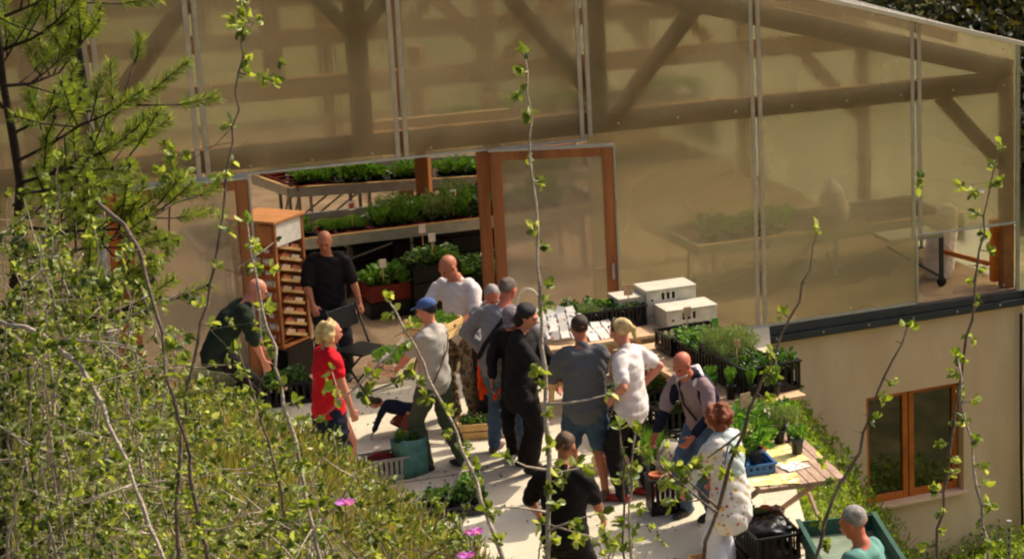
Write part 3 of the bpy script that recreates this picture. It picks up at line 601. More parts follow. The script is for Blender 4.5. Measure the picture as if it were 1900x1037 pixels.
P_dark = person('man in dark green jacket bending over the leafy crates beside the seed packet tower', G(448, 795), 66, 1.72, ph=.88, lean=44, pelv=(0, -.15), head=(35, 0),
    hands=((-.16, .38, .52), (.2, .30, .55)), feet=((-.14, -.05), (.14, .12)), shirt='c_darkgreen', sleeve=.62, trousers='c_black', sk='skin_pink', build=1.1, curl=(.7, .7), hem=.05)
person('bald man in black tee standing behind the folding chair inside the greenhouse', G(622, 703), 158, 1.66, lean=6, head=(22, 12), hands=((-.30, .16, .86), (.19, .24, .90)),
    feet=((-.13, 0), (.13, .08)), shirt='c_black', sleeve=.45, trousers='c_charcoal', sk='skin_tan', build=1.12, palm=((.3, 0, -1), (-.3, 0, -1)), curl=(.8, .8))
cm = person('man in white polo and camouflage trousers holding a wooden crate of seedlings', G(868, 776), 196, 1.76, lean=8, head=(34, 22), hands=((-.17, .40, 1.10), (.22, .40, 1.10)),
    feet=((-.15, .1), (.16, -.04)), toe=(-10, 15), shirt='c_white', sleeve=.45, trousers='c_camo', sk='skin_tan', build=1.08, palm=((.4, 0, 1), (-.4, 0, 1)), curl=(.9, .9), shoes='shoe_brown', beard=False)
def camstrap(o, part, J):
    s = J['s']; c = MB(); nk = J['neck']
    c.tube([nk + J['rt']*.07, nk + J['ft']*.11 - J['ut']*.05, J['chest'] + J['ft']*.16, J['waist'] + J['ft']*.16 - J['rt']*.12], [.009]*4, 6); c.build('strap', 'black_plastic', o)
def bagstrap(k, m='c_black', r=.016, low=.0):
    def f(o, part, J):
        s = J['s']; nk = J['neck']; rt, ft, ut = J['rt'], J['ft'], J['ut']; ch, wa, pe = J['chest'], J['waist'], J['pel']; D_ = .148*s*J['dp']
        c = MB(); c.tube([nk - ut*.02 + rt*k*.10, nk - ut*.07*s + rt*k*.085 - ft*(D_*.82), ch - ut*.02 - ft*(D_ + .004) + rt*k*.02, wa - ft*(D_*.98) - rt*k*.09, pe - ft*(D_*.8) - rt*k*.165], [(r, .006)]*5, 8, side=rt); c.build('strap', m, o, True)
        c = MB(); c.tube([nk - ut*.02 + rt*k*.10, nk - ut*.07*s + rt*k*.085 + ft*(D_*.8), ch + ft*(D_ + .002) + rt*k*.02, wa + ft*(D_*.98) - rt*k*.09, pe + ft*(D_*.8) - rt*k*.165], [(r, .006)]*5, 8, side=rt); c.build('strap', m, o, True)
    return f
cw_ = person('woman in blue cap, grey tee and loose green trousers carrying a crate of greens', G(816, 868), -66, 1.66, lean=-2, pelv=(0, .0), head=(14, -10), hands=((-.14, .36, .93), (.24, .34, .98)),
    feet=((-.11, .06), (.12, -.20)), toe=(-5, 10), shirt='c_greytee', sleeve=.38, trousers='c_green', sk='skin_pink', hair='hair_black', cap='c_capblue', fem=True, build=1.06, palm=((.3, 0, 1), (-.3, 0, 1)), curl=(.9, .9), shoes='shoe_dark', shirt_extra=bagstrap(1, 'shoe_brown', .009))
person('blond woman in bright red blouse and dark skirt at the grassy edge', G(622, 910), 52, 1.62, lean=4, head=(14, 4), hands=((-.22, .05, .78), (.25, .14, .74)), feet=((-.09, 0), (.1, .05)), shirt='c_red', sleeve=.25, skirt='c_navy',
    trousers=None, hair='hair_blond', hairstyle='curly', sk='skin_pink', fem=True, build=1.12, hem=.1)
person('dark haired child in navy top kneeling on the concrete', G(742, 808), -92, .92, ph=.50, lean=76, pelv=(0, -.12), head=(74, 0), hands=((-.10, .24, .06), (.12, .26, .06)), feet=((-.09, -.26), (.09, -.12)), feet_z=(-.02, -.02),
    knee=((0, 1, -.6), (0, 1, -.6)), shirt='c_navy', sleeve=.9, trousers='c_brownpants', hair='hair_brown', hairstyle='bob', voxel=.007, sk='skin_pink', shoes='shoe_brown', elbow=((-.3, -.2, .6), (.3, -.2, .6)), palm=((0, 0, -1), (0, 0, -1)))
bm = person('man in grey sweater with black shoulder bag, hands on hips, seen from behind', G(940, 838), 14, 1.73, lean=16, side=3, pelv=(0, -.05), head=(26, 12), hands=((-.20, .0, 1.0), (.22, .1, 1.02)), elbow=((-1, -.2, .1), (1, -.2, .1)),
    feet=((-.12, -.02), (.13, .1)), shirt='c_sweater', sleeve=.95, trousers='c_jeans', hair='hair_greybrown', sk='skin_red', build=1.12, shirt_extra=bagstrap(1, 'c_black', .022), curl=(.8, .8), shoes='shoe_brown')
person('grey haired man half hidden between the crate carrier and the grey sweater', G(918, 785), 150, 1.62, ph=.88, lean=30, head=(42, 0), hands=((-.2, .35, .75), (.2, .38, .75)), feet=((-.1, 0), (.1, 0)), pelv=(0, -.15), shirt='c_sweater', sleeve=.9,
    trousers='c_charcoal', hair='hair_grey', sk='skin_red')
person('person in patterned grey cap looking down behind the woman in black', G(972, 850), 182, 1.60, lean=14, head=(40, 0), hands=((-.2, .25, .85), (.2, .25, .85)), feet=((-.1, 0), (.1, 0)), shirt='c_black', sleeve=.9, trousers='c_black', cap='c_greycap', hair='hair_black', sk='skin_tan')
wb = person('black haired woman all in black holding a wooden crate', G(974, 872), 96, 1.64, lean=6, head=(24, 8), hands=((-.15, .40, .90), (.19, .38, .90)), feet=((-.10, -.05), (.1, .1)), shirt='c_black', sleeve=.95, trousers='c_black', hair='hair_black', hairstyle='bob',
    sk='skin_pink', fem=True, build=1.12, palm=((.3, 0, 1), (-.3, 0, 1)), curl=(.9, .9), hem=.14)
def shades(o, part, J):
    X = J['X']; MB().ell(X(-.035, .05, .125), (.025, .018, .012)).ell(X(.035, .05, .125), (.025, .018, .012)).build('sunglasses', 'shoe_white', o, True)
gt = person('stocky man in slate grey tee and denim shorts seen from behind', G(1094, 925), -16, 1.72, lean=3, head=(16, -16), hands=((-.22, .34, 1.0), (.06, .36, 1.04)), feet=((-.15, .12), (.14, -.06)), toe=(-14, 14), shirt='c_slate', sleeve=.5, trousers='c_denim', tleg=.46,
    hair='hair_brown', sk='skin_tan', build=1.18, shirt_extra=shades, hem=.02, shoes='shoe_brown')
def band(o, part, J):
    X = J['X']; c = MB(); c.tube([X(-.086, .02, .02), X(-.075, .03, .09), X(0, .035, .132), X(.075, .03, .09), X(.086, .02, .02)], [.008]*5, 6); c.build('headband', 'black_plastic', o, True)
    MB().tube([X(-.05, .085, .06), X(0, .1, .065), X(.05, .085, .06)], [(.016, .008)]*3, 8, side=(0, 0, 1)).build('sunglasses', 'shoe_white', o, True)
person('blond woman in white tee and black trousers with hands on her hips', G(1178, 924), -72, 1.70, lean=4, head=(14, 4), hands=((-.19, .09, 1.0), (.22, -.02, 1.02)), elbow=((-.7, -.9, 0), (.5, -1, .1)), feet=((-.11, .06), (.12, -.1)), shirt='c_white', sleeve=.36, trousers='c_black',
    hair='hair_blond', hairstyle='tail', sk='skin_pink', fem=True, build=1.06, shirt_extra=band, hem=.04, shoes='shoe_red', curl=(.7, .7))
def jacket(o, part, J):
    s = J['s']; rt, ft, ut = J['rt'], J['ft'], J['ut']; c = MB()
    pts = [J['pel'] - ut*.06*s, J['waist'], J['chest'], J['neck'] - ut*.04*s]
    c.tube([p - ft*.035*s for p in pts], [(.205*s, .150*s), (.185*s, .135*s), (.195*s, .14*s), (.17*s, .10*s)], 18, side=rt, round_=True)
    for i, k in ((0, -1), (1, 1)): c.tube([J['sh'][i] - rt*k*.05*s, J['el'][i], J['el'][i] + (J['wr'][i] - J['el'][i])*.85], [.075*s, .062*s, .048*s], 12, round_=True)
    part('jacket', c, 'c_navy', .014, 3, .008)
    c = MB(); c.tube([J['neck'] + rt*.09 + ft*.05 - ut*.02, J['neck'] + rt*.10 - ft*.04, J['neck'] - ft*.12 - ut*.02, J['neck'] - rt*.10 - ft*.04, J['neck'] - rt*.09 + ft*.05 - ut*.02], [.03, .04, .055, .04, .03], 10, round_=True); part('hood', c, 'c_white', .012, 2, .006)
    c = MB(); c.tube([J['neck'] + rt*.07 + ft*.07, J['chest'] + ft*.158 + rt*.03, J['waist'] + ft*.15 - rt*.05], [.01]*3, 6); c.build('camera_strap', 'black_plastic', o, True)
bd = person('bald white bearded man in mauve tee and navy hooded jacket leaning over the stall', G(1302, 955), -148, 1.68, ph=.90, lean=28, pelv=(0, -.08), head=(30, -4), hands=((-.18, .30, .86), (.26, .28, .80)), feet=((-.12, 0), (.12, .05)), shirt='c_mauve', sleeve=.5,
    trousers='c_jeans', sk='skin_red', beard=True, build=1.06, shirt_extra=jacket)
def cardigan(o, part, J):
    s = J['s']; rt, ft, ut = J['rt'], J['ft'], J['ut']; c = MB()
    c.tube([J['waist'] + ut*.04 - ft*.01, J['chest'] - ft*.01, J['neck'] - ut*.04*s], [(.165*s, .142*s), (.172*s, .148*s), (.165*s, .105*s)], 18, side=rt, round_=True)
    for i, k in ((0, -1), (1, 1)): c.tube([J['sh'][i] - rt*k*.05*s, J['el'][i], J['el'][i] + (J['wr'][i] - J['el'][i])*.9], [.074*s, .062*s, .042*s], 12, round_=True)
    part('cardigan', c, 'c_cardigan', .014, 3, .008)
person('auburn haired woman in pale cardigan, floral blouse and white trousers', G(1360, 1098), -60, 1.62, lean=8, head=(22, -8), hands=((-.16, .34, .86), (.2, .30, .88)), feet=((-.1, 0), (.1, .1)), shirt='c_floral', sleeve=.4, trousers='c_whitetrousers', hair='hair_auburn', hairstyle='curly',
    sk='skin_tan', fem=True, build=1.16, shirt_extra=cardigan, hem=.20, shoes='shoe_white')
person('man in black tee walking away nearest the hedge', G(1058, 1182), 12, 1.66, lean=4, head=(24, -2), hands=((-.30, .20, .92), (.20, .30, .88)), elbow=((-.9, -.8, -.4), (1.0, -.6, -.4)), feet=((-.13, 0), (.13, .1)), shirt='c_black', sleeve=.45, trousers='c_black',
    hair='hair_midbrown', sk='skin_tan', build=1.12, curl=(.6, .6))
person('grey haired man in teal shirt beside the green metal trough', G(1616, 1372), -64, 1.74, lean=6, head=(22, -6), hands=((-.2, .25, .9), (.2, .25, .9)), feet=((-.12, 0), (.12, 0)), shirt='c_teal', sleeve=.5, trousers='c_navy', hair='hair_grey', sk='skin_red', build=1.1)
# ------------------------------------------------------------------ crates, pots, plants
def slatted(size, m, slat=3, name='crate', gap=.012, posts=True, rows=None, base=True, label=None, cat='crate', group=None, loc=(0, 0, 0), rz=0., th=.012, taper=0.):
    """open crate: boards with gaps on four sides, corner posts, slatted bottom"""
    lx, ly, h = size; b = MB(); bh = (h - gap*(slat - 1))/slat
    for k in range(slat):
        z = k*(bh + gap) + bh/2 + .006
        for s in (-1, 1):
            b.box((0, s*(ly/2 - th/2), z), (lx, th, bh)); b.box((s*(lx/2 - th/2), 0, z), (th, ly - 2*th - .002, bh))
    if base:
        for k in range(5): b.box((0, -ly/2 + (k + .5)*ly/5, .005), (lx - .03, ly/5 - .012, .008))
    if posts:
        for sx in (-1, 1):
            for sy in (-1, 1): b.box((sx*(lx/2 - th - .013), sy*(ly/2 - th - .013), h/2 + .012), (.022, .022, h + .02))
    o = b.build(name, m, None, bevel=.002, label=label, cat=cat, group=group); o.location = loc; o.rotation_euler = (0, 0, rz); return o
def plastic(size, m='black_plastic', name='plastic_crate', loc=(0, 0, 0), rz=0., label=None, group=None, ribs=8, solid=False):
    lx, ly, h = size; b = MB(); t = .012
    b.box((0, 0, .008), (lx - .02, ly - .02, .012))
    for z, hh in ((h - .014, .028), (.03, .04)) if not solid else ((h/2, h - .01),):
        for s in (-1, 1): b.box((0, s*(ly/2 - t/2), z), (lx, t, hh)); b.box((s*(lx/2 - t/2), 0, z), (t, ly - 2*t - .002, hh))
    for s in (-1, 1):
        b.box((0, s*(ly/2), h - .006), (lx + .02, .026, .014)); b.box((s*(lx/2), 0, h - .006), (.026, ly - .028, .014))
    if not solid:
        for k in range(ribs + 1):
            for s in (-1, 1): b.box((-lx/2 + .02 + k*(lx - .04)/ribs, s*(ly/2 - t/2 - .001), h/2), (.03, t*.8, h - .05))
        for k in range(ribs*2//3 + 1):
            for s in (-1, 1): b.box((s*(lx/2 - t/2 - .001), -ly/2 + .02 + k*(ly - .04)/(ribs*2//3), h/2), (t*.8, .03, h - .05))
    o = b.build(name, m, None, bevel=.002, label=label, cat='crate', group=group); o.location = loc; o.rotation_euler = (0, 0, rz); return o
FOL = {}
def foliage_mesh(kind, v):
    k = (kind, v)
    if k in FOL: return FOL[k]
    if kind == 'herb':      # upright soft bunch
        n = 420; t = RNG.uniform(0, 1, n)**.7; a = RNG.uniform(0, 6.28, n); r = (.25 + .75*t)*RNG.uniform(.2, 1, n)**.5
        P = np.stack([r*np.cos(a), r*np.sin(a), t*(1.15 - .5*r)], 1); D_ = np.stack([np.cos(a), np.sin(a), RNG.uniform(.2, 1.6, n)], 1); L = RNG.uniform(.12, .26, n); m = 'leaf_herb'; W = .42
    elif kind == 'feather':
        n = 620; t = RNG.uniform(0, 1, n)**.6; a = RNG.uniform(0, 6.28, n); r = (.3 + .7*t)*RNG.uniform(.1, 1, n)**.5
        P = np.stack([r*np.cos(a), r*np.sin(a), t*(1.2 - .45*r)], 1); D_ = rdirs(n, .6); L = RNG.uniform(.10, .22, n); m = 'leaf_grey'; W = .24
    elif kind == 'grass':
        n = 300; a = RNG.uniform(0, 6.28, n); r = RNG.uniform(0, .7, n); P = np.stack([r*np.cos(a), r*np.sin(a), np.zeros(n)], 1)
        D_ = np.stack([np.cos(a)*.5*r, np.sin(a)*.5*r, np.ones(n)], 1) + RNG.normal(size=(n, 3))*.12; L = RNG.uniform(.6, 1.2, n); m = 'leaf_herb'; W = .05
    elif kind == 'broad':
        n = 90; t = RNG.uniform(.25, 1, n); a = RNG.uniform(0, 6.28, n); r = RNG.uniform(.1, 1, n)
        P = np.stack([r*.7*np.cos(a), r*.7*np.sin(a), t*(1.1 - .5*r)], 1); D_ = np.stack([np.cos(a), np.sin(a), RNG.uniform(-.3, .6, n)], 1); L = RNG.uniform(.32, .52, n); m = 'leaf_dark'; W = .55
    else:                   # 'straw': large light leaves
        n = 80; t = RNG.uniform(.2, 1, n); a = RNG.uniform(0, 6.28, n); r = RNG.uniform(.1, 1, n)
        P = np.stack([r*.8*np.cos(a), r*.8*np.sin(a), t*(1.1 - .4*r)], 1); D_ = np.stack([np.cos(a), np.sin(a), RNG.uniform(-.2, .8, n)], 1); L = RNG.uniform(.36, .6, n); m = 'leaf_herb'; W = .7
    V_, Q_ = leaves(P, D_, L, W, .2)
    # stems
    S_ = MB()
    for i in range(7): a = random.uniform(0, 6.28); r = random.uniform(.1, .7); S_.tube([(0, 0, -.1), (r*.5*math.cos(a), r*.5*math.sin(a), .4), (r*math.cos(a), r*math.sin(a), .85)], [.02, .015, .008], 4)
    o = len(V_); V_ = np.concatenate([V_, np.array(S_.v)]); Q2 = np.array([f for f in S_.f if len(f) == 4]) + o; Q_ = np.concatenate([Q_, Q2])
    me = npmesh('foliage', V_, Q_); me.materials.append(M[m]); FOL[k] = me; return me
POT = {}
def pot_mesh(m):
    if m not in POT:
        b = MB().lathe([(.30, 0), (.34, .02), (.44, .78), (.50, .80), (.50, 1.), (.45, 1.), (.43, .86), (.0, .84)], n=14).add([(.3*math.cos(k*.449), .3*math.sin(k*.449), .003) for k in range(14)], [tuple(range(13, -1, -1))])
        me = b.mesh('pot', True); me.materials.append(M[m]); POT[m] = me
    return POT[m]
def potted(kind, loc, r=.1, h=.16, pot='black_plastic', pw=.11, ph=.09, label='small green plant in a black pot', group=None, name='potted_plant', cat='potted plant'):
    """thing = the pot, its foliage a child"""
    o = bpy.data.objects.new(name, pot_mesh(pot)); COL.objects.link(o); o.location = loc; o.scale = (pw, pw, ph); tag(o, label, cat, group)
    f = bpy.data.objects.new('foliage', foliage_mesh(kind, random.randrange(3))); COL.objects.link(f); f.parent = o
    f.location = (0, 0, .85); f.scale = (r/pw, r/pw, h/ph); f.rotation_euler = (0, 0, random.uniform(0, 6.28)); return o
def place(c, rz, dx, dy, dz=0.):
    return Vector((c[0] + dx*math.cos(rz) - dy*math.sin(rz), c[1] + dx*math.sin(rz) + dy*math.cos(rz), c[2] + dz))
def fill(kind, c, rz, size, nx, ny, r, h, label, group, pot='black_plastic', z=.02, pw=.11, ph=.09):
    for i in range(nx):
        for j in range(ny):
            kk = random.choice(('herb', 'straw', 'feather', 'broad')) if random.random() < .22 and kind != 'grass' else kind; q = random.uniform(.62, 1.25)
            potted(kk, place(c, rz, (i + .5)/nx*size[0]*.92 - size[0]*.46 + random.uniform(-.015, .015), (j + .5)/ny*size[1]*.9 - size[1]*.45 + random.uniform(-.015, .015), z), r*(q + .1), h*q*random.uniform(.85, 1.2), pot, pw, ph, label, group)
def sign(loc, rz, where, m='paper', h=.2, w_=.07, lab=None, red=False):
    t = empty('plant_sign', loc, rz, lab or 'pale plant sign ' + where, 'plant sign')
    MB().box((0, 0, h/2), (.010, .008, h)).build('stick', 'pale_wood', t); c = MB().box((0, -.006, h + w_*.5), (w_, .006, w_*1.25)).build('card', m, t)
    if red: MB().box((0, -.0105, h + w_*.5), (w_*.6, .002, w_*.7)).build('picture', mat('pic', rgb(176, 70, 60), .7, .4, 60) if 'pic' not in M else 'pic', c)

# --- right-hand stall: slatted table in front, board table behind
def table(name, cx, cy, rz, L_, W_, z, top, label, legs='x', slats=0, th=.03):
    t = empty(name, (cx, cy, 0), rz, label, 'table'); b = MB()
    if slats:
        for k in range(slats): b.box((0, -W_/2 + (k + .5)*W_/slats, z - .01), (L_, W_/slats - .008, .018))
        for s in (-1, 1): b.box((s*(L_/2 - .04), 0, z - .034), (.05, W_, .028)); b.box((0, s*(W_/2 - .012), z - .032), (L_ - .12, .022, .024))
    else: b.box((0, 0, z - th/2), (L_, W_, th))
    b.build('tabletop', top, t, bevel=.003)
    if legs == 'x':
        for s in (-1, 1):
            y = s*(W_/2 - .08)
            MB().beam((-L_/2 + .15, y, .0), (L_/2 - .22, y, z - .05), .022, .045).build('leg', 'weathered_wood', t); MB().beam((L_/2 - .15, y - s*.035, .0), (-L_/2 + .22, y - s*.035, z - .05), .022, .045).build('leg', 'weathered_wood', t)
        MB().beam((-L_/2 + .3, -W_/2 + .1, .12), (-L_/2 + .3, W_/2 - .1, .12), .03, .03).build('crossbar', 'weathered_wood', t)
    else:
        for s in (-1, 1):
            for q in (-1, 1): MB().beam((s*(L_/2 - .2), q*(W_/2 - .06), 0), (s*(L_/2 - .3), q*(W_/2 - .16), z - th), .035, .05).build('leg', 'pale_wood', t)
            MB().beam((s*(L_/2 - .26), -W_/2 + .13, .35), (s*(L_/2 - .26), W_/2 - .13, .35), .03, .04).build('crossbar', 'pale_wood', t)
    return t
FL, FR, BR = Vector((-1.97, 18.24)), Vector((-1.28, 18.56)), Vector((-1.8, 19.78))
rzT = math.atan2((BR - FR).y, (BR - FR).x); c0 = FL + (FR - FL)/2 + (BR - FR).normalized()*.80
table('garden_table', c0.x, c0.y, rzT, 1.6, .76, .75, 'weathered_wood', 'slatted folding wooden table with newspapers and potted plants at the terrace edge', 'x', 9)
# the patterned newspaper and cloth on it
def sheet_on(loc, rz, size, m, label, name='newspaper', cat='newspaper'):
    nx, ny = 8, 8; V_ = []
    for i in range(nx + 1):
        for j in range(ny + 1): V_.append(((i/nx - .5)*size[0], (j/ny - .5)*size[1], .006 + .006*noise.noise(Vector((i*.9, j*.8, loc[0]*5)))))
    F_ = [(i*(ny+1)+j, (i+1)*(ny+1)+j, (i+1)*(ny+1)+j+1, i*(ny+1)+j+1) for i in range(nx) for j in range(ny)]
    b = MB().add(V_, F_); o = b.build(name, m, None, label=label, cat=cat); so = o.modifiers.new('s', 'SOLIDIFY'); so.thickness = .003; o.location = loc; o.rotation_euler = (0, 0, rz)
patterned('newsprint_yellow', rgb(226, 214, 140), [rgb(226, 214, 140), rgb(240, 232, 190), rgb(214, 190, 90), rgb(190, 150, 80), rgb(240, 232, 190)], 16, .5)
patterned('newsprint_grey', rgb(218, 210, 196), [rgb(150, 150, 160), rgb(225, 220, 205), rgb(212, 140, 130), rgb(225, 220, 205)], 22, .45)
def onT(a, b, z=.752): p = FL + (FR - FL)*a + (BR - FR).normalized()*b; return Vector((p.x, p.y, z))   # a across 0..1, b metres back
sheet_on(onT(.22, .17), rzT - .2, (.26, .42), 'newsprint_yellow', 'yellow and white newspaper at the near corner of the slatted table')
sheet_on(onT(.55, .78), rzT + .1, (.55, .34), 'newsprint_yellow', 'yellowish printed paper under the pots on the slatted table')
sheet_on(onT(.55, .47), rzT + .3, (.28, .22), 'newsprint_grey', 'grey and pink leaflet beside the blue tray')
tb = plastic((.46, .32, .10), 'blue_plastic', 'plastic_tray', onT(.10, .55), rzT, 'shallow blue plastic tray of pots on the slatted table'); tb['category'] = 'tray'
for a, b_, k, r, h, pt, pw, ph, lb in ((.02, .68, 'straw', .15, .22, 'black_plastic', .13, .14, 'bright big leafed plant in a black pot at the back of the blue tray'), (.14, .48, 'straw', .13, .20, 'anthracite', .14, .18, 'leafy plant in a tall dark grey pot at the front of the blue tray'),
        (-.03, .50, 'herb', .13, .17, 'black_plastic', .12, .10, 'low soft leafed plant at the left of the blue tray'),
        (.36, .86, 'straw', .13, .14, 'terracotta', .14, .13, 'strawberry plant in a terracotta pot beside the blue tray'), (.74, .72, 'straw', .08, .13, 'anthracite', .13, .15, 'small plant in a black pot by the right edge of the slatted table'),
        (.40, 1.12, 'straw', .14, .18, 'terracotta', .14, .12, 'bushy strawberry plant in terracotta behind the first terracotta pot'), (.66, 1.05, 'feather', .09, .26, 'black_plastic', .12, .12, 'thin wispy plant in a black pot on the slatted table'),
        (.10, 1.0, 'straw', .15, .22, 'black_plastic', .13, .14, 'broad leafed plant behind the auburn haired woman'), (.12, 1.3, 'herb', .17, .22, 'black_plastic', .13, .14, 'pale bushy plant at the far left of the slatted table'),
        (.48, 1.42, 'herb', .17, .20, 'black_plastic', .13, .14, 'bushy plant at the far end of the slatted table'), (.82, 1.35, 'straw', .12, .18, 'black_plastic', .13, .14, 'green plant at the far right corner of the slatted table'),
        (.30, .95, 'herb', .13, .2, 'black_plastic', .12, .13, 'soft leafed plant between the two terracotta pots'), (.26, 1.22, 'straw', .15, .2, 'black_plastic', .13, .14, 'broad leafed plant in the middle of the slatted table'), (.62, 1.22, 'broad', .13, .18, 'black_plastic', .13, .13, 'dark leafed plant toward the far end of the slatted table'), (.84, 1.1, 'feather', .11, .2, 'black_plastic', .12, .13, 'grey green plant on the right edge of the slatted table')):
    potted(k, onT(a, b_, .765 if a < .2 and b_ < .75 else .76), r, h, pt, pw, ph, lb)
sign(onT(.35, 1.25, .87), rzT + 1.9, 'among the strawberry plants', 'chipboard', .2, .11)
# under and before that table: pots on a wooden tray over black crates
ct = Vector((-2.12, 18.78, 0)); plastic((.56, .36, .24), loc=ct, rz=.3, label='black crate carrying the wooden tray of seedlings under the slatted table')
slatted((.56, .38, .07), 'weathered_wood', 1, loc=ct + Vector((0, 0, .245)), rz=.3, label='shallow wooden tray of seedlings and small pots beside the slatted table', cat='tray', name='wooden_tray')
for i, (dx, dy) in enumerate(((-.2, .05), (-.12, -.09), (-.02, .08), (.06, -.08))): potted(('straw', 'herb')[i % 2], place(ct, .3, dx, dy, .262), .075, .09, 'red_plastic', .08, .06, 'small seedling in a red pot on the wooden tray under the table', 'seedlings on the wooden tray')
for i, (dx, dy, m) in enumerate(((.14, .08, 'terracotta'), (.23, .04, 'weathered_wood'))):
    o = bpy.data.objects.new('empty_pot', pot_mesh(m)); COL.objects.link(o); o.location = place(ct, .3, dx, dy, .262); o.scale = (.09, .09, .10); tag(o, ('empty terracotta pot', 'narrow brown wooden pot')[i] + ' at the right end of the wooden tray', 'pot')
c1 = Vector((-1.93, 18.12, 0)); plastic((.58, .38, .24), loc=c1, rz=1.9, label='black plastic crate lying before the green metal trough'); plastic((.58, .38, .24), loc=c1 + Vector((.02, .0, .246)), rz=2.0, label='upper black plastic crate before the green metal trough, full of black film')
b = MB()
for i in range(26): t = RNG.uniform(-1, 1, 3); b.ell((t[0]*.2, t[1]*.13, .0 + t[2]*.03), (.08, .06, .035), Matrix.Rotation(t[0]*3, 3, 'Z'), 8, 5)
o = bpy.data.objects.new('plastic_film', fuse(b, .012, 1, .01)); COL.objects.link(o); o.data.materials.append(M['black_plastic']); o.location = c1 + Vector((.02, 0, .47)); o.rotation_euler = (0, 0, 2.0); tag(o, 'crumpled black plastic film heaped in the upper black crate', 'plastic film')
slatted((.30, .22, .16), 'crate_wood', 2, loc=Vector((-2.42, 18.22, 0)), rz=.6, label='small tilted pale wooden crate left of the black crates', name='wooden_crate')
# green metal trough
tr = empty('metal_trough', (-1.19, 17.64, 0), .27, 'open green metal trough on legs beside the bank of weeds', 'trough'); b = MB(); lx, ly, h, z0 = .64, 1.15, .16, .36
for s in (-1, 1): b.box((s*(lx/2 - .01), 0, z0 + h/2), (.02, ly, h)); b.box((0, s*(ly/2 - .01), z0 + h/2), (lx - .042, .02, h)); b.box((s*(lx/2), 0, z0 + h + .008), (.04, ly + .03, .018))
b.build('rim', 'green_metal', tr, bevel=.003); MB().box((0, 0, z0 + .02), (lx - .044, ly - .044, .012)).build('bottom', 'green_metal_inside', tr)
for sx in (-1, 1):
    for sy in (-1, 1): MB().box((sx*.26, sy*.5, z0/2), (.04, .04, z0 - .002)).build('leg', 'green_metal', tr)
# board table behind
Rn = Vector((-1.80, 20.87)); ax = Vector((-.53, .85)).normalized(); bx = Vector((-ax.y, ax.x)); rzB = math.atan2(ax.y, ax.x)
cB = Rn + ax*1.2 + bx*.42
table('board_table', cB.x, cB.y, rzB, 2.4, .84, .75, 'chipboard', 'chipboard table against the plastered wall under the black herb crates', 'trestle')
def onB(a, b_, z=.752): p = Rn + ax*a + bx*b_; return Vector((p.x, p.y, z))
for i, (a, b_, nm, kd, r, h, nx, ny, rot) in enumerate(((.38, .26, 'nearest the table corner', 'broad', .09, .15, 4, 2, 1.57), (.90, .36, 'second from the table corner', 'feather', .13, .30, 4, 2, 0), (1.50, .34, 'third from the table corner', 'herb', .12, .17, 4, 2, 0), (2.0, .28, 'at the far end of the board table', 'straw', .09, .07, 3, 2, 1.57))):
    plastic((.60, .40, .29 if i < 2 else .2), loc=onB(a, b_), rz=rzB + rot, label='black plastic crate of potted herbs ' + nm)
    fill(kd, onB(a, b_), rzB + rot, (.60, .40), nx, ny, r, h, 'potted herb in the black crate ' + nm, 'herbs in the crate ' + nm, z=.06 if i < 2 else .02, ph=.14 if i < 2 else .11)
potted('herb', onB(.62, .69, .753), .075, .12, 'lime_plastic', .13, .14, 'herb in a bright lime green pot on the chipboard table')
for a, b_, lb in ((.16, .50, 'tall black pot of upright herbs nearest the table corner'), (.26, .66, 'black pot of herbs right of the lime pot'), (.10, .28, 'black pot of sage at the bare corner of the chipboard')): potted('herb', onB(a, b_), .06, .2, 'black_plastic', .11, .14, lb)
sign(onB(.55, .45, .8), 2.6, 'leaning over the herb crate', 'chipboard', .36, .06, 'wooden plant marker leaning among the herbs of the nearest crate'); sign(onB(1.35, .3, .95), .5, '', 'lime_plastic', .2, .07, 'bright green round plant marker in the feathery herbs')
sign(onB(2.0, .3, .9), .6, '', 'chipboard', .2, .08, 'plain wooden sign before the white plastic crates')
# low crates in front of the board table
for i, (x, y, z, kd, r, h, lb, rz, put) in enumerate(((-3.05, 21.45, 0, 'broad', .08, .1, 'bottom black crate of the stack behind the bald bearded man', .6, 0), (-3.05, 21.45, .246, 'broad', .09, .12, 'top black crate of the stack behind the bald bearded man', .6, 1), (-3.55, 22.0, 0, 'broad', .1, .15, 'bottom black crate behind the woman in white', .6, 0),
        (-3.55, 22.0, .246, 'broad', .1, .16, 'top black crate with leafy seedlings behind the woman in white', .6, 1), (-2.75, 20.6, 0, 'grass', .1, .2, 'black crate on the ground beside the patterned shopping bag', .5, 0))):
    plastic((.58, .38, .24), loc=(x, y, z), rz=rz, label=lb)
    if put: fill(kd, (x, y, z), rz, (.58, .38), 3, 2, r, h, 'dark seedling in the ' + lb.replace(' with leafy seedlings', '').replace(' of the stack', ''), 'seedlings ' + lb[-28:], z=.04, ph=.14)
for k, (x, y) in enumerate(((-3.35, 20.75), (-3.15, 20.62), (-3.28, 20.5))): potted('grass', (x, y, 0), .12, .34, 'black_plastic', .16, .13, 'clump of tall chives in a black pot between the two standing customers', 'pots of chives on the ground')
sign((-3.42, 21.55, .5), .2, 'rising from the seedling crate behind the woman in white', 'paper', .22, .08, red=True)
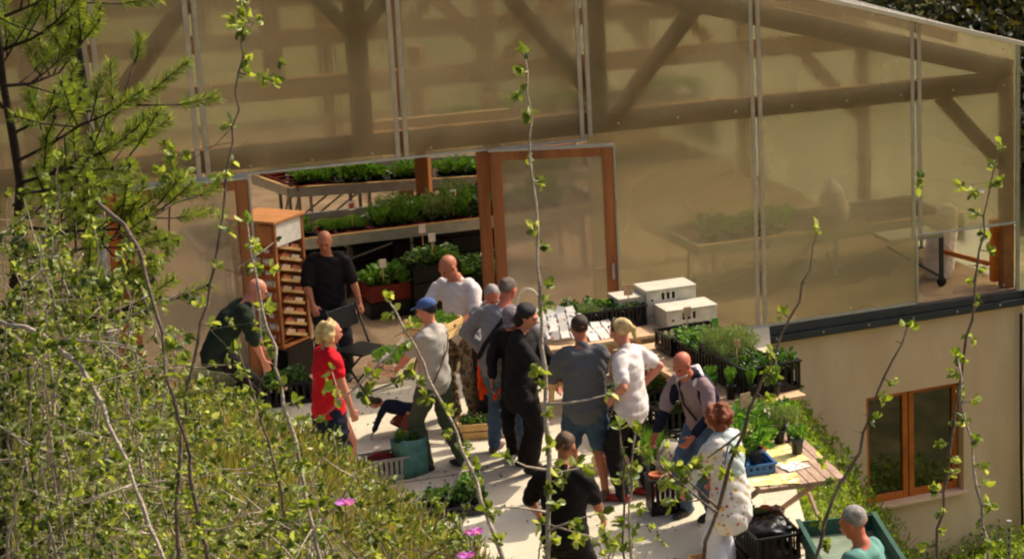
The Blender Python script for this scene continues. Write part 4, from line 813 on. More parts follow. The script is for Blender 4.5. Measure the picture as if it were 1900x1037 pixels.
# patterned carrier bag
patterned('bag_print', rgb(196, 182, 164), [rgb(170, 110, 110), rgb(206, 196, 180), rgb(170, 140, 150), rgb(206, 196, 180)], 24, .4)
def bag(loc, rz, size, m, label, flare=.8, name='shopping_bag', handles='black_plastic'):
    w_, d, h = size; t = empty(name, loc, rz, label, 'bag'); V_ = []; n = 24; b = MB(); rings = ((1, 0), (1.02, .3), (.98, .7), (flare, 1))
    for k, z in rings:
        for i in range(n):
            a = 2*math.pi*i/n; cx_, sx_ = math.cos(a), math.sin(a); k = rings[int(round(z*10))//3 if z < .95 else 3][0]*(1 + .10*noise.noise(Vector((cx_*1.7, sx_*1.7, z*2 + w_*9)))*(1 + z)); V_.append((math.copysign(abs(cx_)**.5, cx_)*w_/2*k, math.copysign(abs(sx_)**.5, sx_)*d/2*k*(1 if z < .9 else .7), z*h*(1 + .10*noise.noise(Vector((cx_*1.3, sx_*1.3, 5 + w_*9)))*(z > .9))))
    F_ = [(r*n+i, r*n+(i+1) % n, (r+1)*n+(i+1) % n, (r+1)*n+i) for r in range(3) for i in range(n)] + [tuple(range(n-1, -1, -1))]
    o = b.add(V_, F_).build('bag_body', m, t, True); so = o.modifiers.new('s', 'SOLIDIFY'); so.thickness = .004
    for s in (-1, 1): MB().tube([(-w_*.25, s*d*.3, h*.97), (-w_*.2, s*d*.32, h*1.22), (w_*.2, s*d*.32, h*1.22), (w_*.25, s*d*.3, h*.97)], [.008]*4, 6).build('handle', handles, t, True)
    return t
bag(G(1246, 905, 0) + Vector((.02, .1, .0)), .3, (.36, .18, .42), 'bag_print', 'pale printed carrier bag standing before the bald bearded man', .62)
b = bag(G(915, 742, .42) + Vector((0, 0, 0)), .3, (.30, .12, .26), 'c_black', 'black shoulder bag hanging at the hip of the man in grey sweater', .95, 'shoulder_bag')
# orange jacket hanging from the hip
b = MB(); p = G(905, 655, 1.0)
for k in range(5): b.tube([(k*.035 - .07, .01*(k % 2), .0), (k*.04 - .08, .02*(k % 2), -.22), (k*.045 - .085, 0, -.46 + .06*(k % 3))], [.030, .038, .022], 8, round_=True)
o = bpy.data.objects.new('jacket', fuse(b, .01, 2, .006)); COL.objects.link(o); o.data.materials.append(M['c_orange']); o.location = p; tag(o, 'bright orange jacket hanging from the waist of the crate carrier in camouflage', 'jacket')
# black slatted basket and its pots beside the floral blouse
t = Vector((-2.98, 19.78, 0)); o = plastic((.36, .26, .34), loc=t, rz=.35, label='tall black slatted basket on the ground left of the floral blouse', ribs=7); 
for i, (dx, dy) in enumerate(((-.09, .03), (.08, -.02))):
    q = bpy.data.objects.new('flower_pot', pot_mesh('terracotta')); COL.objects.link(q); q.location = place(t, .35, dx, dy, .2); q.scale = (.15, .15, .15); tag(q, ('left', 'right')[i] + ' terracotta pot in the tall black slatted basket', 'pot')
b = MB()
for i in range(22): v = rdirs(1, .4)[0]; b.tube([(0, 0, 0), v*.09, v*.2 + np.array([0, 0, -.02])], [.005, .006, .003], 5)
o = b.build('dried_twigs', 'bark_pale', None, label='bundle of dry twigs lying on the tall black slatted basket', cat='twigs'); o.location = t + Vector((0, 0, .36))
# --- middle stall by the gable: leaflets, black crates, white crates
cM = Vector((-4.02, 23.15, 0)); rzM = WYAW
tt = table('stall_table', cM.x - .22, cM.y - .13, rzM, 1.5, .8, .74, 'chipboard', 'stall table by the open greenhouse door behind the customers', 'trestle')
def onM(a, b_, z=.742): return place((cM.x, cM.y, z), rzM, a, b_)
for i, (a, b_, z) in enumerate(((.35, .12, 0), (.80, .10, 0), (.36, .12, .225))):
    pass
for i, (a, lb) in enumerate(((-.22, 'left black crate on the stall table under the door'), (.20, 'right black crate on the stall table under the door'))):
    plastic((.40, .38, .22), loc=onM(a, .16), rz=rzM, label=lb); fill('broad', onM(a, .16), rzM, (.40, .38), 3, 2, .09, .13, 'leafy seedling in the ' + lb.split(' under')[0], 'seedlings in the ' + lb.split(' on')[0], z=.03, ph=.13)
sign(onM(.22, .02, .95), .3, '', 'chipboard', .14, .09, 'square wooden sign above the black crates on the stall table')
for k in range(7):   # piled seed packets / leaflets
    pass
rk = empty('leaflet_rack', onM(-.60, -.12, .745), rzM - .2, 'wire rack of white and pink leaflets on the stall table', 'leaflet rack')
for k in range(5):
    MB().box((0, -.10 + k*.07, .03 + k*.045), (.40, .012, .05)).build('rack_step', 'galvanised', rk)
    for j in range(4): MB().box((-.15 + j*.1, -.115 + k*.07, .085 + k*.045), (.085, .006, .09), mtx=Matrix.Rotation(-.7 + random.uniform(-.35, .35), 3, 'X') @ Matrix.Rotation(random.uniform(-.35, .35), 3, 'Y')).build('leaflet', ('paper', 'newsprint_grey', 'paper')[(j + k) % 3], rk)
rk2 = empty('leaflet_rack', onM(-.18, -.22, .745), rzM + .1, 'low pile of pale seed packets right of the leaflet rack', 'seed packets')
for k in range(4):
    for j in range(3): MB().box((-.12 + j*.12, -.06 + k*.06, .03 + .02*k), (.10, .006, .10), mtx=Matrix.Rotation(-.9 + random.uniform(-.1, .1), 3, 'X') @ Matrix.Rotation(random.uniform(-.2, .2), 3, 'Y')).build('packet', ('paper', 'newsprint_grey')[(j + k) % 2], rk2)
hb = empty('round_basket', onM(-.80, .18, .745), .2, 'clear round basket with a white rim behind the leaflet rack', 'basket')
b = MB(); b.tube([(.12*math.cos(a), 0, .30 + .2*math.sin(a)) for a in np.linspace(-1.2, 4.4, 22)], [.011]*22, 8); b.build('rim', 'white_plastic', hb, True)
MB().tube([(.0, .0, .02), (.01, 0, .2), (-.02, 0, .34)], [.03, .022, .012], 8).build('wooden_spoon', 'orange_wood', hb, True); MB().lathe([(.0, .0), (.10, .0), (.12, .08), (.115, .08), (.095, .01), (0, .01)]).build('bowl', 'white_plastic', hb, True)
# white plastic crates stacked against the gable
st = empty('plinth', Vector((-3.42, 23.42, 0)), rzM, 'low wooden plinth under the white plastic crates', 'plinth'); MB().box((-.06, .12, .39), (.86, .70, .02)).build('top', 'chipboard', st)
for s in (-1, 1): MB().box((s*.3, 0, .19), (.03, .4, .378)).build('side_panel', 'chipboard', st)
def white_crate(loc, rz, label, size=(.56, .34, .26), upside=True):
    lx, ly, h = size; b = MB()
    for s in (-1, 1):
        b.box((s*(lx/2 - .006), 0, h/2), (.012, ly, h)); 
        y = s*(ly/2 - .006); xs = [-lx*.20, -lx*.08, lx*.04]
        if upside and s < 0:       # front wall with two rows of slots and a hand hole
            b.box((-lx*.36, y, h/2), (lx*.24, .012, h)); b.box((lx*.30, y, h/2), (lx*.36, .012, h)); b.box((-lx*.06, y, h*.93), (lx*.36, .012, h*.14)); b.box((-lx*.06, y, h*.5), (lx*.36, .012, h*.14)); b.box((-lx*.06, y, h*.06), (lx*.36, .012, h*.12))
            for q in range(4): b.box((-lx*.215 + q*lx*.104, y + .001, h/2), (lx*.045, .010, h))
        elif s < 0:
            for q in (-.46, 0, .46): b.box((lx*q, y, h/2), (lx*.08, .012, h))
            for q in (.06, .5, .94): b.box((0, y + .001, h*q), (lx - .03, .010, h*.12))
        else: b.box((0, y, h/2), (lx - .026, .012, h))
    b.box((0, 0, h + .004), (lx + .015, ly + .015, .008)); b.box((0, 0, h*.93), (lx + .012, ly + .012, .01))
    o = b.build('plastic_crate', 'white_plastic', None, bevel=.003, label=label, cat='crate'); o.location = loc; o.rotation_euler = (0, 0, rz)
    MB().ell((-lx*.38, -ly/2, h*.6), (.016, .004, .012), None, 10, 6).build('hand_hole', 'black_plastic', o)
q0 = Vector((-3.36, 23.42, .402))
white_crate(place(q0, rzM, .08, -.05, 0), rzM, 'bottom white plastic crate with large square openings', upside=False)
white_crate(place(q0, rzM, .08, -.05, .276), rzM, 'white plastic crate with two rows of slots, on the open crate')
white_crate(place(q0, rzM, .0, .31, .42), rzM, 'highest white plastic crate at the back of the stack'); white_crate(place(q0, rzM, .0, .31, .145), rzM, 'white plastic crate under the highest one at the back'); white_crate(place(q0, rzM, -.40, .33, .36), rzM, 'white plastic crate at the left rear of the stack', (.34, .3, .26)); white_crate(place(q0, rzM, -.40, .33, .08), rzM, 'white plastic crate low at the left rear of the stack', (.34, .3, .26))
o = MB().box((0, 0, .24), (.7, .2, .48)).build('low_bench', 'chipboard', None, bevel=.003, label='low boxed bench behind the white crates', cat='bench'); o.location = place((-3.42, 23.42, 0), rzM, -.1, .62)
# --- wooden crates on the ground and in hands
def wcrate(loc, rz, label, size=(.50, .32, .15), m='crate_wood', plants=None, lab2=None, r=.08, h=.12, nx=3, ny=2, tilt=(0, 0)):
    o = slatted(size, m, 2, 'wooden_crate', loc=loc, rz=rz, label=label); o.rotation_euler = (tilt[0], tilt[1], rz)
    for s in (-1, 1): MB().ell((s*size[0]/2, 0, size[2]*.72), (.004, .035, .012), None, 10, 6).build('hand_hole', 'bark_dark', o)
    if plants:
        mt = o.rotation_euler.to_matrix()
        for i in range(nx):
            for j in range(ny): potted(plants, Vector(loc) + mt @ Vector(((i + .5)/nx*size[0]*.84 - size[0]*.42, (j + .5)/ny*size[1]*.8 - size[1]*.4, .025)), r*random.uniform(.9, 1.1), h*random.uniform(.8, 1.2), 'red_plastic' if plants == 'broad' else 'black_plastic', .1, .08, lab2, 'plants: ' + label[:40])
    return o
wcrate(G(897, 805, 0), .25, 'pale wooden crate of seedlings on the ground by the grey sweater man', plants='broad', lab2='dark leafy seedling in the wooden crate by the grey sweater man')
wcrate(G(1140, 868, 0), .15, 'near wooden crate of salad plants on the ground beside the denim shorts', size=(.42, .30, .16), plants='straw', lab2='salad plant in the near wooden crate beside the denim shorts', m='white_crate_wood')
wcrate(G(1135, 838, 0) + Vector((.1, .25, 0)), .15, 'far wooden crate of plants behind the denim shorts', size=(.5, .30, .14), plants='straw', lab2='leafy plant in the far wooden crate behind the denim shorts')
def held(J, label, lift, **kw):
    a, c = J['wr']; mid = (a + c)/2; d = c - a; rz = math.atan2(d.y, d.x); f = Vector((-math.sin(rz), math.cos(rz), 0)); return wcrate(mid + f*lift + Vector((0, 0, -.07)), rz, label, **kw)
held(cm, 'pale wooden crate with a hand hole carried by the man in camouflage trousers', .12, size=(.48, .34, .15), plants='herb', lab2='bright herb in the crate carried by the man in camouflage', r=.09, h=.13)
held(cw_, 'pale crate of cress carried by the woman in the blue cap', .14, size=(.46, .32, .12), m='white_crate_wood', plants='herb', lab2='dense green herb in the crate carried by the woman in the blue cap', r=.11, h=.12, tilt=(0, 0))
held(wb, 'wooden crate held by the black haired woman in black', .14, size=(.46, .32, .15), plants='broad', lab2='dark seedling in the crate held by the woman in black')
# --- near-left ground: tray of plants, teal bag, wire crate
tg = G(842, 948, 0); plastic((.56, .36, .10), 'anthracite', loc=tg, rz=.35, label='shallow grey tray of leafy plants on the concrete before the hedge'); fill('broad', tg, .35, (.5, .34), 3, 2, .1, .16, 'leafy plant in the shallow grey tray before the hedge', 'plants in the shallow grey tray', z=.02)
tg = G(742, 1000, 0); plastic((.5, .36, .14), 'anthracite', loc=tg, rz=.5, label='grey crate half hidden by the hedge at the foot of the bank')
def teal(): 
    t = bag(G(762, 878, 0), .9, (.31, .24, .36), 'teal_plastic', 'big open teal bag full of leafy plants on the concrete', 1.12, 'garden_bag', 'green_metal'); return t
teal(); potted('herb', G(757, 876, 0) + Vector((0, .02, .02)), .12, .24, 'black_plastic', .2, .2, 'bushy plant inside the big teal bag')
tg = G(712, 885, 0); plastic((.42, .30, .22), 'galvanised', 'wire_crate', loc=tg, rz=.5, label='grey wire crate with red contents beside the teal bag'); o = MB().ell((0, 0, 0), (.15, .11, .09)).build('red_cloth', 'c_red', None, True, label='crumpled dark red cloth in the grey wire crate', cat='cloth'); o.location = tg + Vector((0, 0, .16)); o.data.materials[0] = M['c_darkred']
# --- folding chair
def folding_chair(loc, rz):
    t = empty('folding_chair', loc, rz, 'black folding chair on the threshold before the man in black', 'chair'); m = 'black_plastic'
    MB().box((0, 0, .45), (.42, .40, .025)).build('seat', m, t, bevel=.008); MB().box((0, .24, .76), (.40, .022, .22), mtx=Matrix.Rotation(-.18, 3, 'X')).build('backrest', m, t, bevel=.008)
    for s in (-1, 1):
        MB().tube([(s*.22, -.26, 0), (s*.22, .10, .45), (s*.215, .26, .88)], [.012]*3, 8).build('leg', m, t, True); MB().tube([(s*.195, .28, 0), (s*.195, -.17, .44)], [.012]*2, 8).build('leg', m, t, True)
    MB().tube([(-.22, -.22, .05), (.22, -.22, .05)], [.01]*2, 6).build('crossbar', m, t, True); MB().tube([(-.195, .26, .06), (.195, .26, .06)], [.01]*2, 6).build('crossbar', m, t, True); return t
folding_chair(G(672, 728, 0) + Vector((0, .1, 0)), R(62))
# --- seed packet tower
base = G(512, 628, .42); base.z = 0; rzS = R(-18)
plastic((.6, .48, .38), loc=base, rz=rzS, label='black crate under the seed packet tower', solid=True)
tw = empty('seed_packet_tower', base + Vector((0, 0, .39)), rzS, 'tall wooden display tower full of small seed packets inside the left of the doorway', 'display tower')
tw.scale = (1.18, 1.18, 1.0); H_ = 1.36; MB().box((0, 0, H_ + .02), (.50, .48, .03)).build('roof_board', 'cardboard', tw, bevel=.004); MB().box((0, 0, .01), (.46, .44, .02)).build('bottom_board', 'larch', tw)
for sx in (-1, 1):
    for sy in (-1, 1): MB().box((sx*.215, sy*.205, H_/2 + .005), (.03, .03, H_ - .01)).build('upright', 'larch', tw)
MB().box((0, .2, H_/2), (.40, .01, H_ - .06)).build('back_panel', 'larch', tw)
MB().box((0, -.212, H_ - .13), (.40, .012, .22)).build('header_card', 'cardboard', tw); MB().box((.218, 0, H_ - .13), (.012, .38, .24)).build('header_card', 'paper', tw)
mat('packet_red', rgb(168, 96, 72), .7, .3, 60); mat('packet_pale', rgb(200, 176, 150), .7, .3, 60)
for k in range(9):
    z = .06 + k*.118
    tr_ = MB().box((0, -.10, z), (.38, .2, .012)).box((0, -.205, z + .012), (.38, .010, .025)).build('shelf', 'orange_wood', tw)
    for j in range(3):
        pk = MB().box((-.125 + j*.125, -.19, z + .058), (.105, .03, .09), mtx=Matrix.Rotation(-.1, 3, 'X')).build('packet', ('packet_red', 'packet_pale')[(j*2 + k) % 2], tr_)
        MB().box((-.125 + j*.125, -.208, z + .062), (.05, .004, .04), mtx=Matrix.Rotation(-.1, 3, 'X')).build('packet_print', 'paper', tr_)
    sh_ = MB().box((.12, .02, z + .03), (.19, .33, .01), mtx=Matrix.Rotation(-.35, 3, 'X')).box((.212, .02, z + .040), (.010, .34, .032), mtx=Matrix.Rotation(-.35, 3, 'X')).build('shelf', 'pale_wood', tw)
    for j in range(2): MB().box((.195, -.06 + j*.15, z + .085 - j*.05), (.036, .12, .062), mtx=Matrix.Rotation(-.35, 3, 'X')).build('packet', ('packet_pale', 'packet_red')[(j + k) % 2], sh_)
# --- things before the left leaf
o = MB().tube([(0, 0, 0), (0, 0, .9), (0, 0, 2.2)], [.045, .04, .04], 8).build('metal_post', 'galvanised', None, label='grey metal post left of the closed door leaf', cat='post'); o.location = Wp(-6.98, 0, .22)
o = empty('hanging_pot', Wp(-6.66, 1.55, .25), 0, 'dark hanging pot of trailing grass by the left door post', 'hanging pot'); MB().lathe([(0, -.2), (.08, -.2), (.13, -.05), (.135, 0), (.12, 0), (0, -.02)]).build('pot', 'black_plastic', o, True)
f = bpy.data.objects.new('foliage', foliage_mesh('grass', 0)); COL.objects.link(f); f.parent = o; f.scale = (.16, .16, -.2); f.location = (0, 0, .03)
for s in (-1, 1): MB().tube([(s*.12, 0, 0), (0, .05, .45)], [.003]*2, 5).build('cord', 'black_plastic', o)
b = MB().lathe([(0, 0), (.13, 0), (.17, .36), (.19, .38), (.19, .42), (.16, .42), (0, .38)]).build('flower_pot', 'terracotta', None, True, label='large orange terracotta pot below the hanging pot', cat='pot'); b.location = Wp(-6.6, .0, .32)
for i, (px, py, lb, kd) in enumerate(((395, 745, 'black crate of bright leafy plants before the bending man', 'herb'), (520, 745, 'black crate of reddish seedlings between the bending man and the blond woman', 'broad'))):
    c = G(px, py, 0); plastic((.6, .4, .24), loc=c, rz=.2 + i*.3, label=lb); fill(kd, c, .2 + i*.3, (.6, .4), 3, 2, .12, .18, 'leafy plant in the ' + lb.replace(' between the bending man and the blond woman', '').replace(' of bright leafy plants', ''), 'plants in the ' + lb[:30], z=.05, ph=.16)
for i in range(4): plastic((.6, .4, .3), loc=place(Wp(-7.6, 0, .6), WYAW, -(i % 2)*.65, 0, (i//2)*.31), rz=WYAW, label='%s black crate left of the metal post' % ('lower right', 'lower left', 'upper right', 'upper left')[i])
o = slatted((.7, .5, .2), 'pale_wood', 2, 'wooden_crate', loc=(-9.75, 21.3, 0), rz=.2, label='long pale wooden box at the far left of the terrace')

# --- inside the greenhouse: benches, trays, stacked crates
def bench(a, L_, W_, z, rz, label, wheels=False):
    t = empty('plant_bench', a, rz, label, 'bench'); b = MB()
    b.box((L_/2, .02, z), (L_, .035, .13)); b.box((L_/2, W_ - .02, z), (L_, .035, .13)); b.box((.02, W_/2, z), (.035, W_ - .08, .13)); b.box((L_ - .02, W_/2, z), (.035, W_ - .08, .13)); b.build('rim', 'aluminium', t, bevel=.004)
    MB().box((L_/2, .02, z + .068), (L_, .05, .008)).build('rim_capping', 'pale_wood', t)
    MB().box((L_/2, W_/2, z - .02), (L_ - .08, W_ - .08, .012)).build('bench_top', 'bench_mat' if 'bench_mat' in M else mat('bench_mat', rgb(74, 50, 38), .9, .4, 5), t)
    for x in (.3, L_/2, L_ - .3):
        for y in (.25, W_ - .25):
            MB().box((x, y, (z - .07)/2), (.035, .035, z - .07)).build('leg', 'galvanised', t)
            if wheels: MB().lathe([(0, -.015), (.05, -.015), (.05, .015), (0, .015)]).build('wheel', 'black_plastic', t).location = (x, y, 0)
        MB().beam((x, .25, .1), (x, W_ - .25, z - .1), .02, .02).build('brace', 'galvanised', t)
    for x in (.3, L_/2): MB().beam((x, .25, .12), (x + L_/2 - .3, .25, z - .1), .018, .02).build('brace', 'galvanised', t)
    return t
b1 = Vector((-9.2, 26.04, 0)); bench(b1, 5.0, 1.4, .80, WYAW, 'front metal plant bench inside the greenhouse, edge facing the doorway')
def on1(x, y, z=.80): return place((b1.x, b1.y, z), WYAW, x, y)
for i in range(7): 
    x = .45 + i*.62; k = ('straw', 'herb', 'grass', 'herb', 'feather', 'broad', 'herb')[i]; lb = ('at the left end of the front bench', 'second along the front bench', 'third along the front bench', 'of tall light greens on the front bench', 'right of the light greens on the front bench', 'of dark greens on the front bench', 'at the right of the front bench')[i]
    tr_ = plastic((.58, .42, .07), 'red_plastic' if i > 1 else 'black_plastic', 'plant_tray', on1(x, .32), WYAW, 'shallow plant tray ' + lb); tr_['category'] = 'tray'
    hh = (.18, .20, .13, .26, .34, .24, .40)[i]; rr = (.13, .13, .13, .16, .18, .15, .19)[i]
    fill(k, on1(x, .32), WYAW, (.58, .42), 3, 2, rr, hh, 'green plant in the tray ' + lb, 'plants ' + lb, z=.012, ph=.09)
    if i in (0, 2, 4, 6): sign(on1(x + .1, .2, .9), WYAW + .1, '', 'paper', .22, .09, 'red and white sign in the tray ' + lb, red=True)
bs = G(538, 352, .85); be = G(466, 326, .85); bench(Vector((be.x, be.y, 0)), (be - bs).length, 1.5, .80, math.atan2((bs - be).y, (bs - be).x), 'short metal bench turned away, left of the second bench')
for i in range(5):
    q = be.lerp(bs, (i + .5)/5); a5 = math.atan2((bs - be).y, (bs - be).x); q = place((q.x, q.y, .80), a5, 0, .35); tr5 = plastic((.26, .5, .08), 'red_plastic', 'plant_tray', q, a5, 'dark red plant tray %s on the short turned bench' % ('nearest the wall', 'second', 'third', 'fourth', 'nearest the doorway')[i]); tr5['category'] = 'tray'
    if i % 2 == 0: potted('straw', q + Vector((0, 0, .01)), .13, .16, 'black_plastic', .12, .1, 'leafy plant in the red tray %s on the short bench' % ('nearest the wall', '', 'third', '', 'nearest the doorway')[i])
b2 = Vector((-9.25, 29.45, 0)); bench(b2, 1.35*3, 1.5, .80, .30, 'second metal plant bench further inside the greenhouse')
def on2(x, y, z=.80): return place((b2.x, b2.y, z), .30, x, y)
for i in range(6):
    x = .35 + i*.62; plastic((.55, .4, .07), 'black_plastic', 'plant_tray', on2(x, .3), .30, 'dark plant tray, %s from the left on the second bench' % ('first', 'second', 'third', 'fourth', 'fifth', 'sixth')[i])
    fill(('herb', 'straw', 'herb')[i % 3], on2(x, .3), .30, (.55, .4), 3, 2, .15, .18, 'leafy plant in the %s tray of the second bench' % ('first', 'second', 'third', 'fourth', 'fifth', 'sixth')[i], 'plants in tray %d of the second bench' % (i + 1), z=.012)
o = MB().box((0, 0, 1.4), (.17, .17, 2.8)).build('timber_post', 'larch', None, bevel=.006, label='brown timber post between the benches inside the greenhouse', cat='post'); q = D(788, 362, 29.0); o.location = (q.x, q.y, 0)
for i, (px, py, w_) in enumerate(((840, 318, .9), (865, 345, .7), (745, 395, .6))):
    c = G(px, py, .2); plastic((w_, .5, .35), loc=(c.x, c.y, 0), rz=.4, label=('large black crate on the floor right of the timber post', 'second black crate on the floor right of the timber post', 'black crate on the floor between the two benches')[i], solid=True)
b3 = Vector((-8.2, 33.5, 0)); bench(b3, 5.0, 1.5, .85, WYAW, 'third plant bench at the back of the greenhouse')
for i in range(7): fill('herb', place((b3.x, b3.y, .85), WYAW, .5 + i*.65, .6), WYAW, (.5, .5), 2, 1, .2, .25, 'bushy plant on the third bench at the back', 'plants on the back bench', z=.0, pw=.16)
# floor stacks before the front bench
si = 0
for (px, py, n, kd) in ((718, 590, 2, 'broad'), (800, 585, 3, 'broad'), (870, 575, 2, 'broad'), (690, 545, 4, 'broad'), (762, 540, 4, 'broad'), (835, 530, 4, 'broad'), (880, 520, 3, 'broad'), (588, 560, 3, 'herb')):
    c = G(px, py, 0); si += 1; nm = ('front left', 'front middle', 'front right', 'rear left', 'rear middle', 'rear right', 'far right', 'narrow left')[si - 1]
    for k in range(n): plastic((.58, .40, .20), 'red_plastic' if (si == 1 and k == 1) else 'black_plastic', loc=c + Vector((0, .2, k*.206)), rz=WYAW, label='%s crate of the %s stack below the front bench' % (('lowest', 'second', 'third', 'fourth')[k] if k < n - 1 else 'topmost', nm), solid=True, group='crates of the %s stack' % nm)
    fill('straw' if si in (1, 5, 6) else kd, c + Vector((0, .2, (n - 1)*.206)), WYAW, (.58, .4), 3, 2, .17, .20, 'dark leafy seedling on the %s crate stack below the front bench' % nm, 'seedlings on the %s stack' % nm, z=.05, ph=.14)
for px, py, z, lb in ((712, 500, .55, 'front left stack'), (803, 452, .85, 'rear right stack'), (785, 435, .9, 'rear middle stack')): sign(G(px, py + 20, z), WYAW, '', 'paper', .16, .08, 'pale sign on the seedlings of the ' + lb)
# behind the right sheets
b4 = G(1300, 560, 0); bench(b4, 3.9, 1.3, .62, WYAW, 'wheeled plant bench behind the translucent sheets at the right', True)
for i in range(4): fill('herb', place((b4.x, b4.y, .62), WYAW, .35 + i*.30, .5), WYAW, (.3, .5), 1, 2, .2, .24, 'green plant blurred behind the right wall sheet', 'plants on the wheeled bench', z=0, pw=.16)
b = MB(); b.tube([(0, 0, 0), (.02, 0, .2), (-.02, 0, .45), (-.06, 0, .6)], [.16, .19, .15, .05], 12, round_=True); o = bpy.data.objects.new('sack', fuse(b, .015, 3, .004)); COL.objects.link(o); o.data.materials.append(M['c_white']); o.location = place((b4.x, b4.y, .62), WYAW, 2.0, .4); tag(o, 'white sack on the wheeled bench behind the sheets', 'sack')
b = MB(); b.tube([(0, 0, .12), (.03, 0, .4), (.12, .05, .8)], [.2, .2, .14], 12, round_=True); o = bpy.data.objects.new('sack', fuse(b, .015, 3, .004)); COL.objects.link(o); o.data.materials.append(M['c_white']); o.location = place(Wp(2.75, 0, -.9), WYAW, .3, .1); tag(o, 'pale sack standing on the floor behind the open vent', 'sack')
tq = G(1747, 532, 0); tl_ = empty('wheeled_trolley', tq, WYAW, 'grey trolley leg on a black wheel behind the open vent', 'trolley')
MB().box((0, 0, .36), (.045, .045, .55)).build('leg', 'anthracite', tl_); MB().beam((-.03, 0, .14), (-.75, 0, .60), .03, .03).build('brace', 'anthracite', tl_); MB().box((-.35, .2, .66), (.74, .45, .05)).build('deck', 'galvanised', tl_)
w8 = MB().lathe([(0, -.014), (.06, -.014), (.065, 0), (.06, .014), (0, .014)]).build('wheel', 'black_plastic', tl_, True); w8.location = (0, 0, .066); w8.rotation_euler = (R(90), 0, 0)
o = MB().box((0, 0, 1.0), (.05, .05, 2.0)).build('scale_post', 'galvanised', None, bevel=.004, label='perforated grey metal post by the corner of the plastered wall', cat='post'); q = D(1872, 965, 23.6); o.location = (q.x, q.y, q.z - 2.0)
for k in range(9): MB().box((0, -.026, 1.9 - k*.09), (.018, .004, .035)).build('slot', 'black_plastic', o)
# ------------------------------------------------------------------ hedge plants on the slope before the camera
RNG = np.random.default_rng(5); random.seed(21)
class Plant:
    def __init__(s): s.nodes = []; s.b = MB(); s.P = []; s.D = []; s.L = []
    def cluster(s, p, d, n=7, L=.024, spread=.9):
        d = np.array(d, float)
        for _ in range(n):
            v = d + RNG.normal(size=3)*spread; s.P.append(np.array(p) + RNG.normal(size=3)*.004); s.D.append(v); s.L.append(L*RNG.uniform(.45, 1.45))
    def twig(s, p, d, L, r, n=6, leaf=1., depth=1, LL=.024):
        """a crooked thorny side branch; spurs with leaf clusters"""
        p = Vector(p); d = Vector(d).normalized(); pts = [p.copy()]; q = p.copy(); dd = d.copy()
        k = max(2, int(L/.05))
        for i in range(k):
            dd = (dd + Vector(RNG.normal(size=3))*.10 + Vector((0, 0, .03))).normalized(); q = q + dd*L/k; pts.append(q.copy())
            if random.random() < .6*leaf: s.spur(q, dd, LL)
            if depth and random.random() < .22: s.twig(q, (dd + Vector(RNG.normal(size=3))*.8), L*random.uniform(.25, .5), r*.6, leaf=leaf, depth=depth-1, LL=LL)
        s.b.tube(pts, [r*(1 - .75*i/k) for i in range(k+1)], 5); s.cluster(pts[-1], dd, 6 if leaf > .3 else 2, LL)
    def spur(s, p, d, LL=.024):
        v = Vector(RNG.normal(size=3)); v = (v - Vector(d)*v.dot(Vector(d))).normalized(); e = Vector(p) + v*random.uniform(.008, .028)
        s.b.tube([p, e], [.0022, .0014], 4); s.cluster(e, v*.8, random.randint(6, 13), LL)
    def thorn(s, p, d):
        v = Vector(RNG.normal(size=3)); v = (v - Vector(d)*v.dot(Vector(d))).normalized(); s.b.tube([p, Vector(p) + v*random.uniform(.012, .03)], [.002, .0005], 4)
    def stem(s, pts, rad, every=.05, leaf=.7, side=0., LL=.024, sideL=(.08, .22)):
        P_ = []
        for i in range(len(pts)-1):
            a, c = Vector(pts[i]), Vector(pts[i+1]); n = max(1, int((c - a).length/.042))
            for k in range(n): P_.append((a.lerp(c, k/n) + Vector(RNG.normal(size=3))*.0035, rad[i] + (rad[i+1] - rad[i])*k/n))
        P_.append((Vector(pts[-1]), rad[-1])); s.nodes += [p for p, r in P_[2:-4]]; s.b.tube([p for p, r in P_], [r*random.uniform(.9, 1.15) for p, r in P_], 8)
        for i in range(1, len(P_)-1):
            p, r = P_[i]; d = (P_[i+1][0] - P_[i-1][0]).normalized(); m = 1
            for _ in range(m):
                if random.random() < leaf: s.spur(p, d, LL)
            if random.random() < .35: s.thorn(p, d)
            if random.random() < side:
                v = Vector(RNG.normal(size=3)); v.y *= .6; v = (v - d*v.dot(d)*.9 + d*.25).normalized(); s.twig(p, v, random.uniform(*sideL), r*.45, leaf=leaf + .2, LL=LL)
        s.cluster(P_[0][0], (0, 0, 1), 9, LL*1.05)
    def build(s, label, bark='bark', leafm='leaf_hawthorn', name='hawthorn_shrub', cat='shrub', group=None, W=.66):
        lo = min(s.b.v, key=lambda v: v[2]); t = empty(name, lo, 0, label, cat, group)
        o = s.b.build('stem', bark, t, True); o.location = (-lo[0], -lo[1], -lo[2]); 
        if s.P: f = leafobj('foliage', s.P, s.D, s.L, leafm, t, W, .22); f.location = (-lo[0], -lo[1], -lo[2])
        return t
def path(px, y0, y1=None, down=True):
    """photograph outline of a shoot, set at its own distance (metres) on the slope"""
    y1 = y0 if y1 is None else y1; n = len(px); pts = [D(p[0], p[1], y0 + (y1 - y0)*i/max(1, n-1)) for i, p in enumerate(px)]; rad = [p[2]/2/F*(y0 + (y1-y0)*i/max(1, n-1)) for i, p in enumerate(px)]
    if down: e = pts[-1]; g_ = terrain(e.x, e.y + .2); pts.append(Vector((e.x + .03, e.y + .1, g_ - .05))); rad.append(rad[-1]*1.15)
    return pts, rad
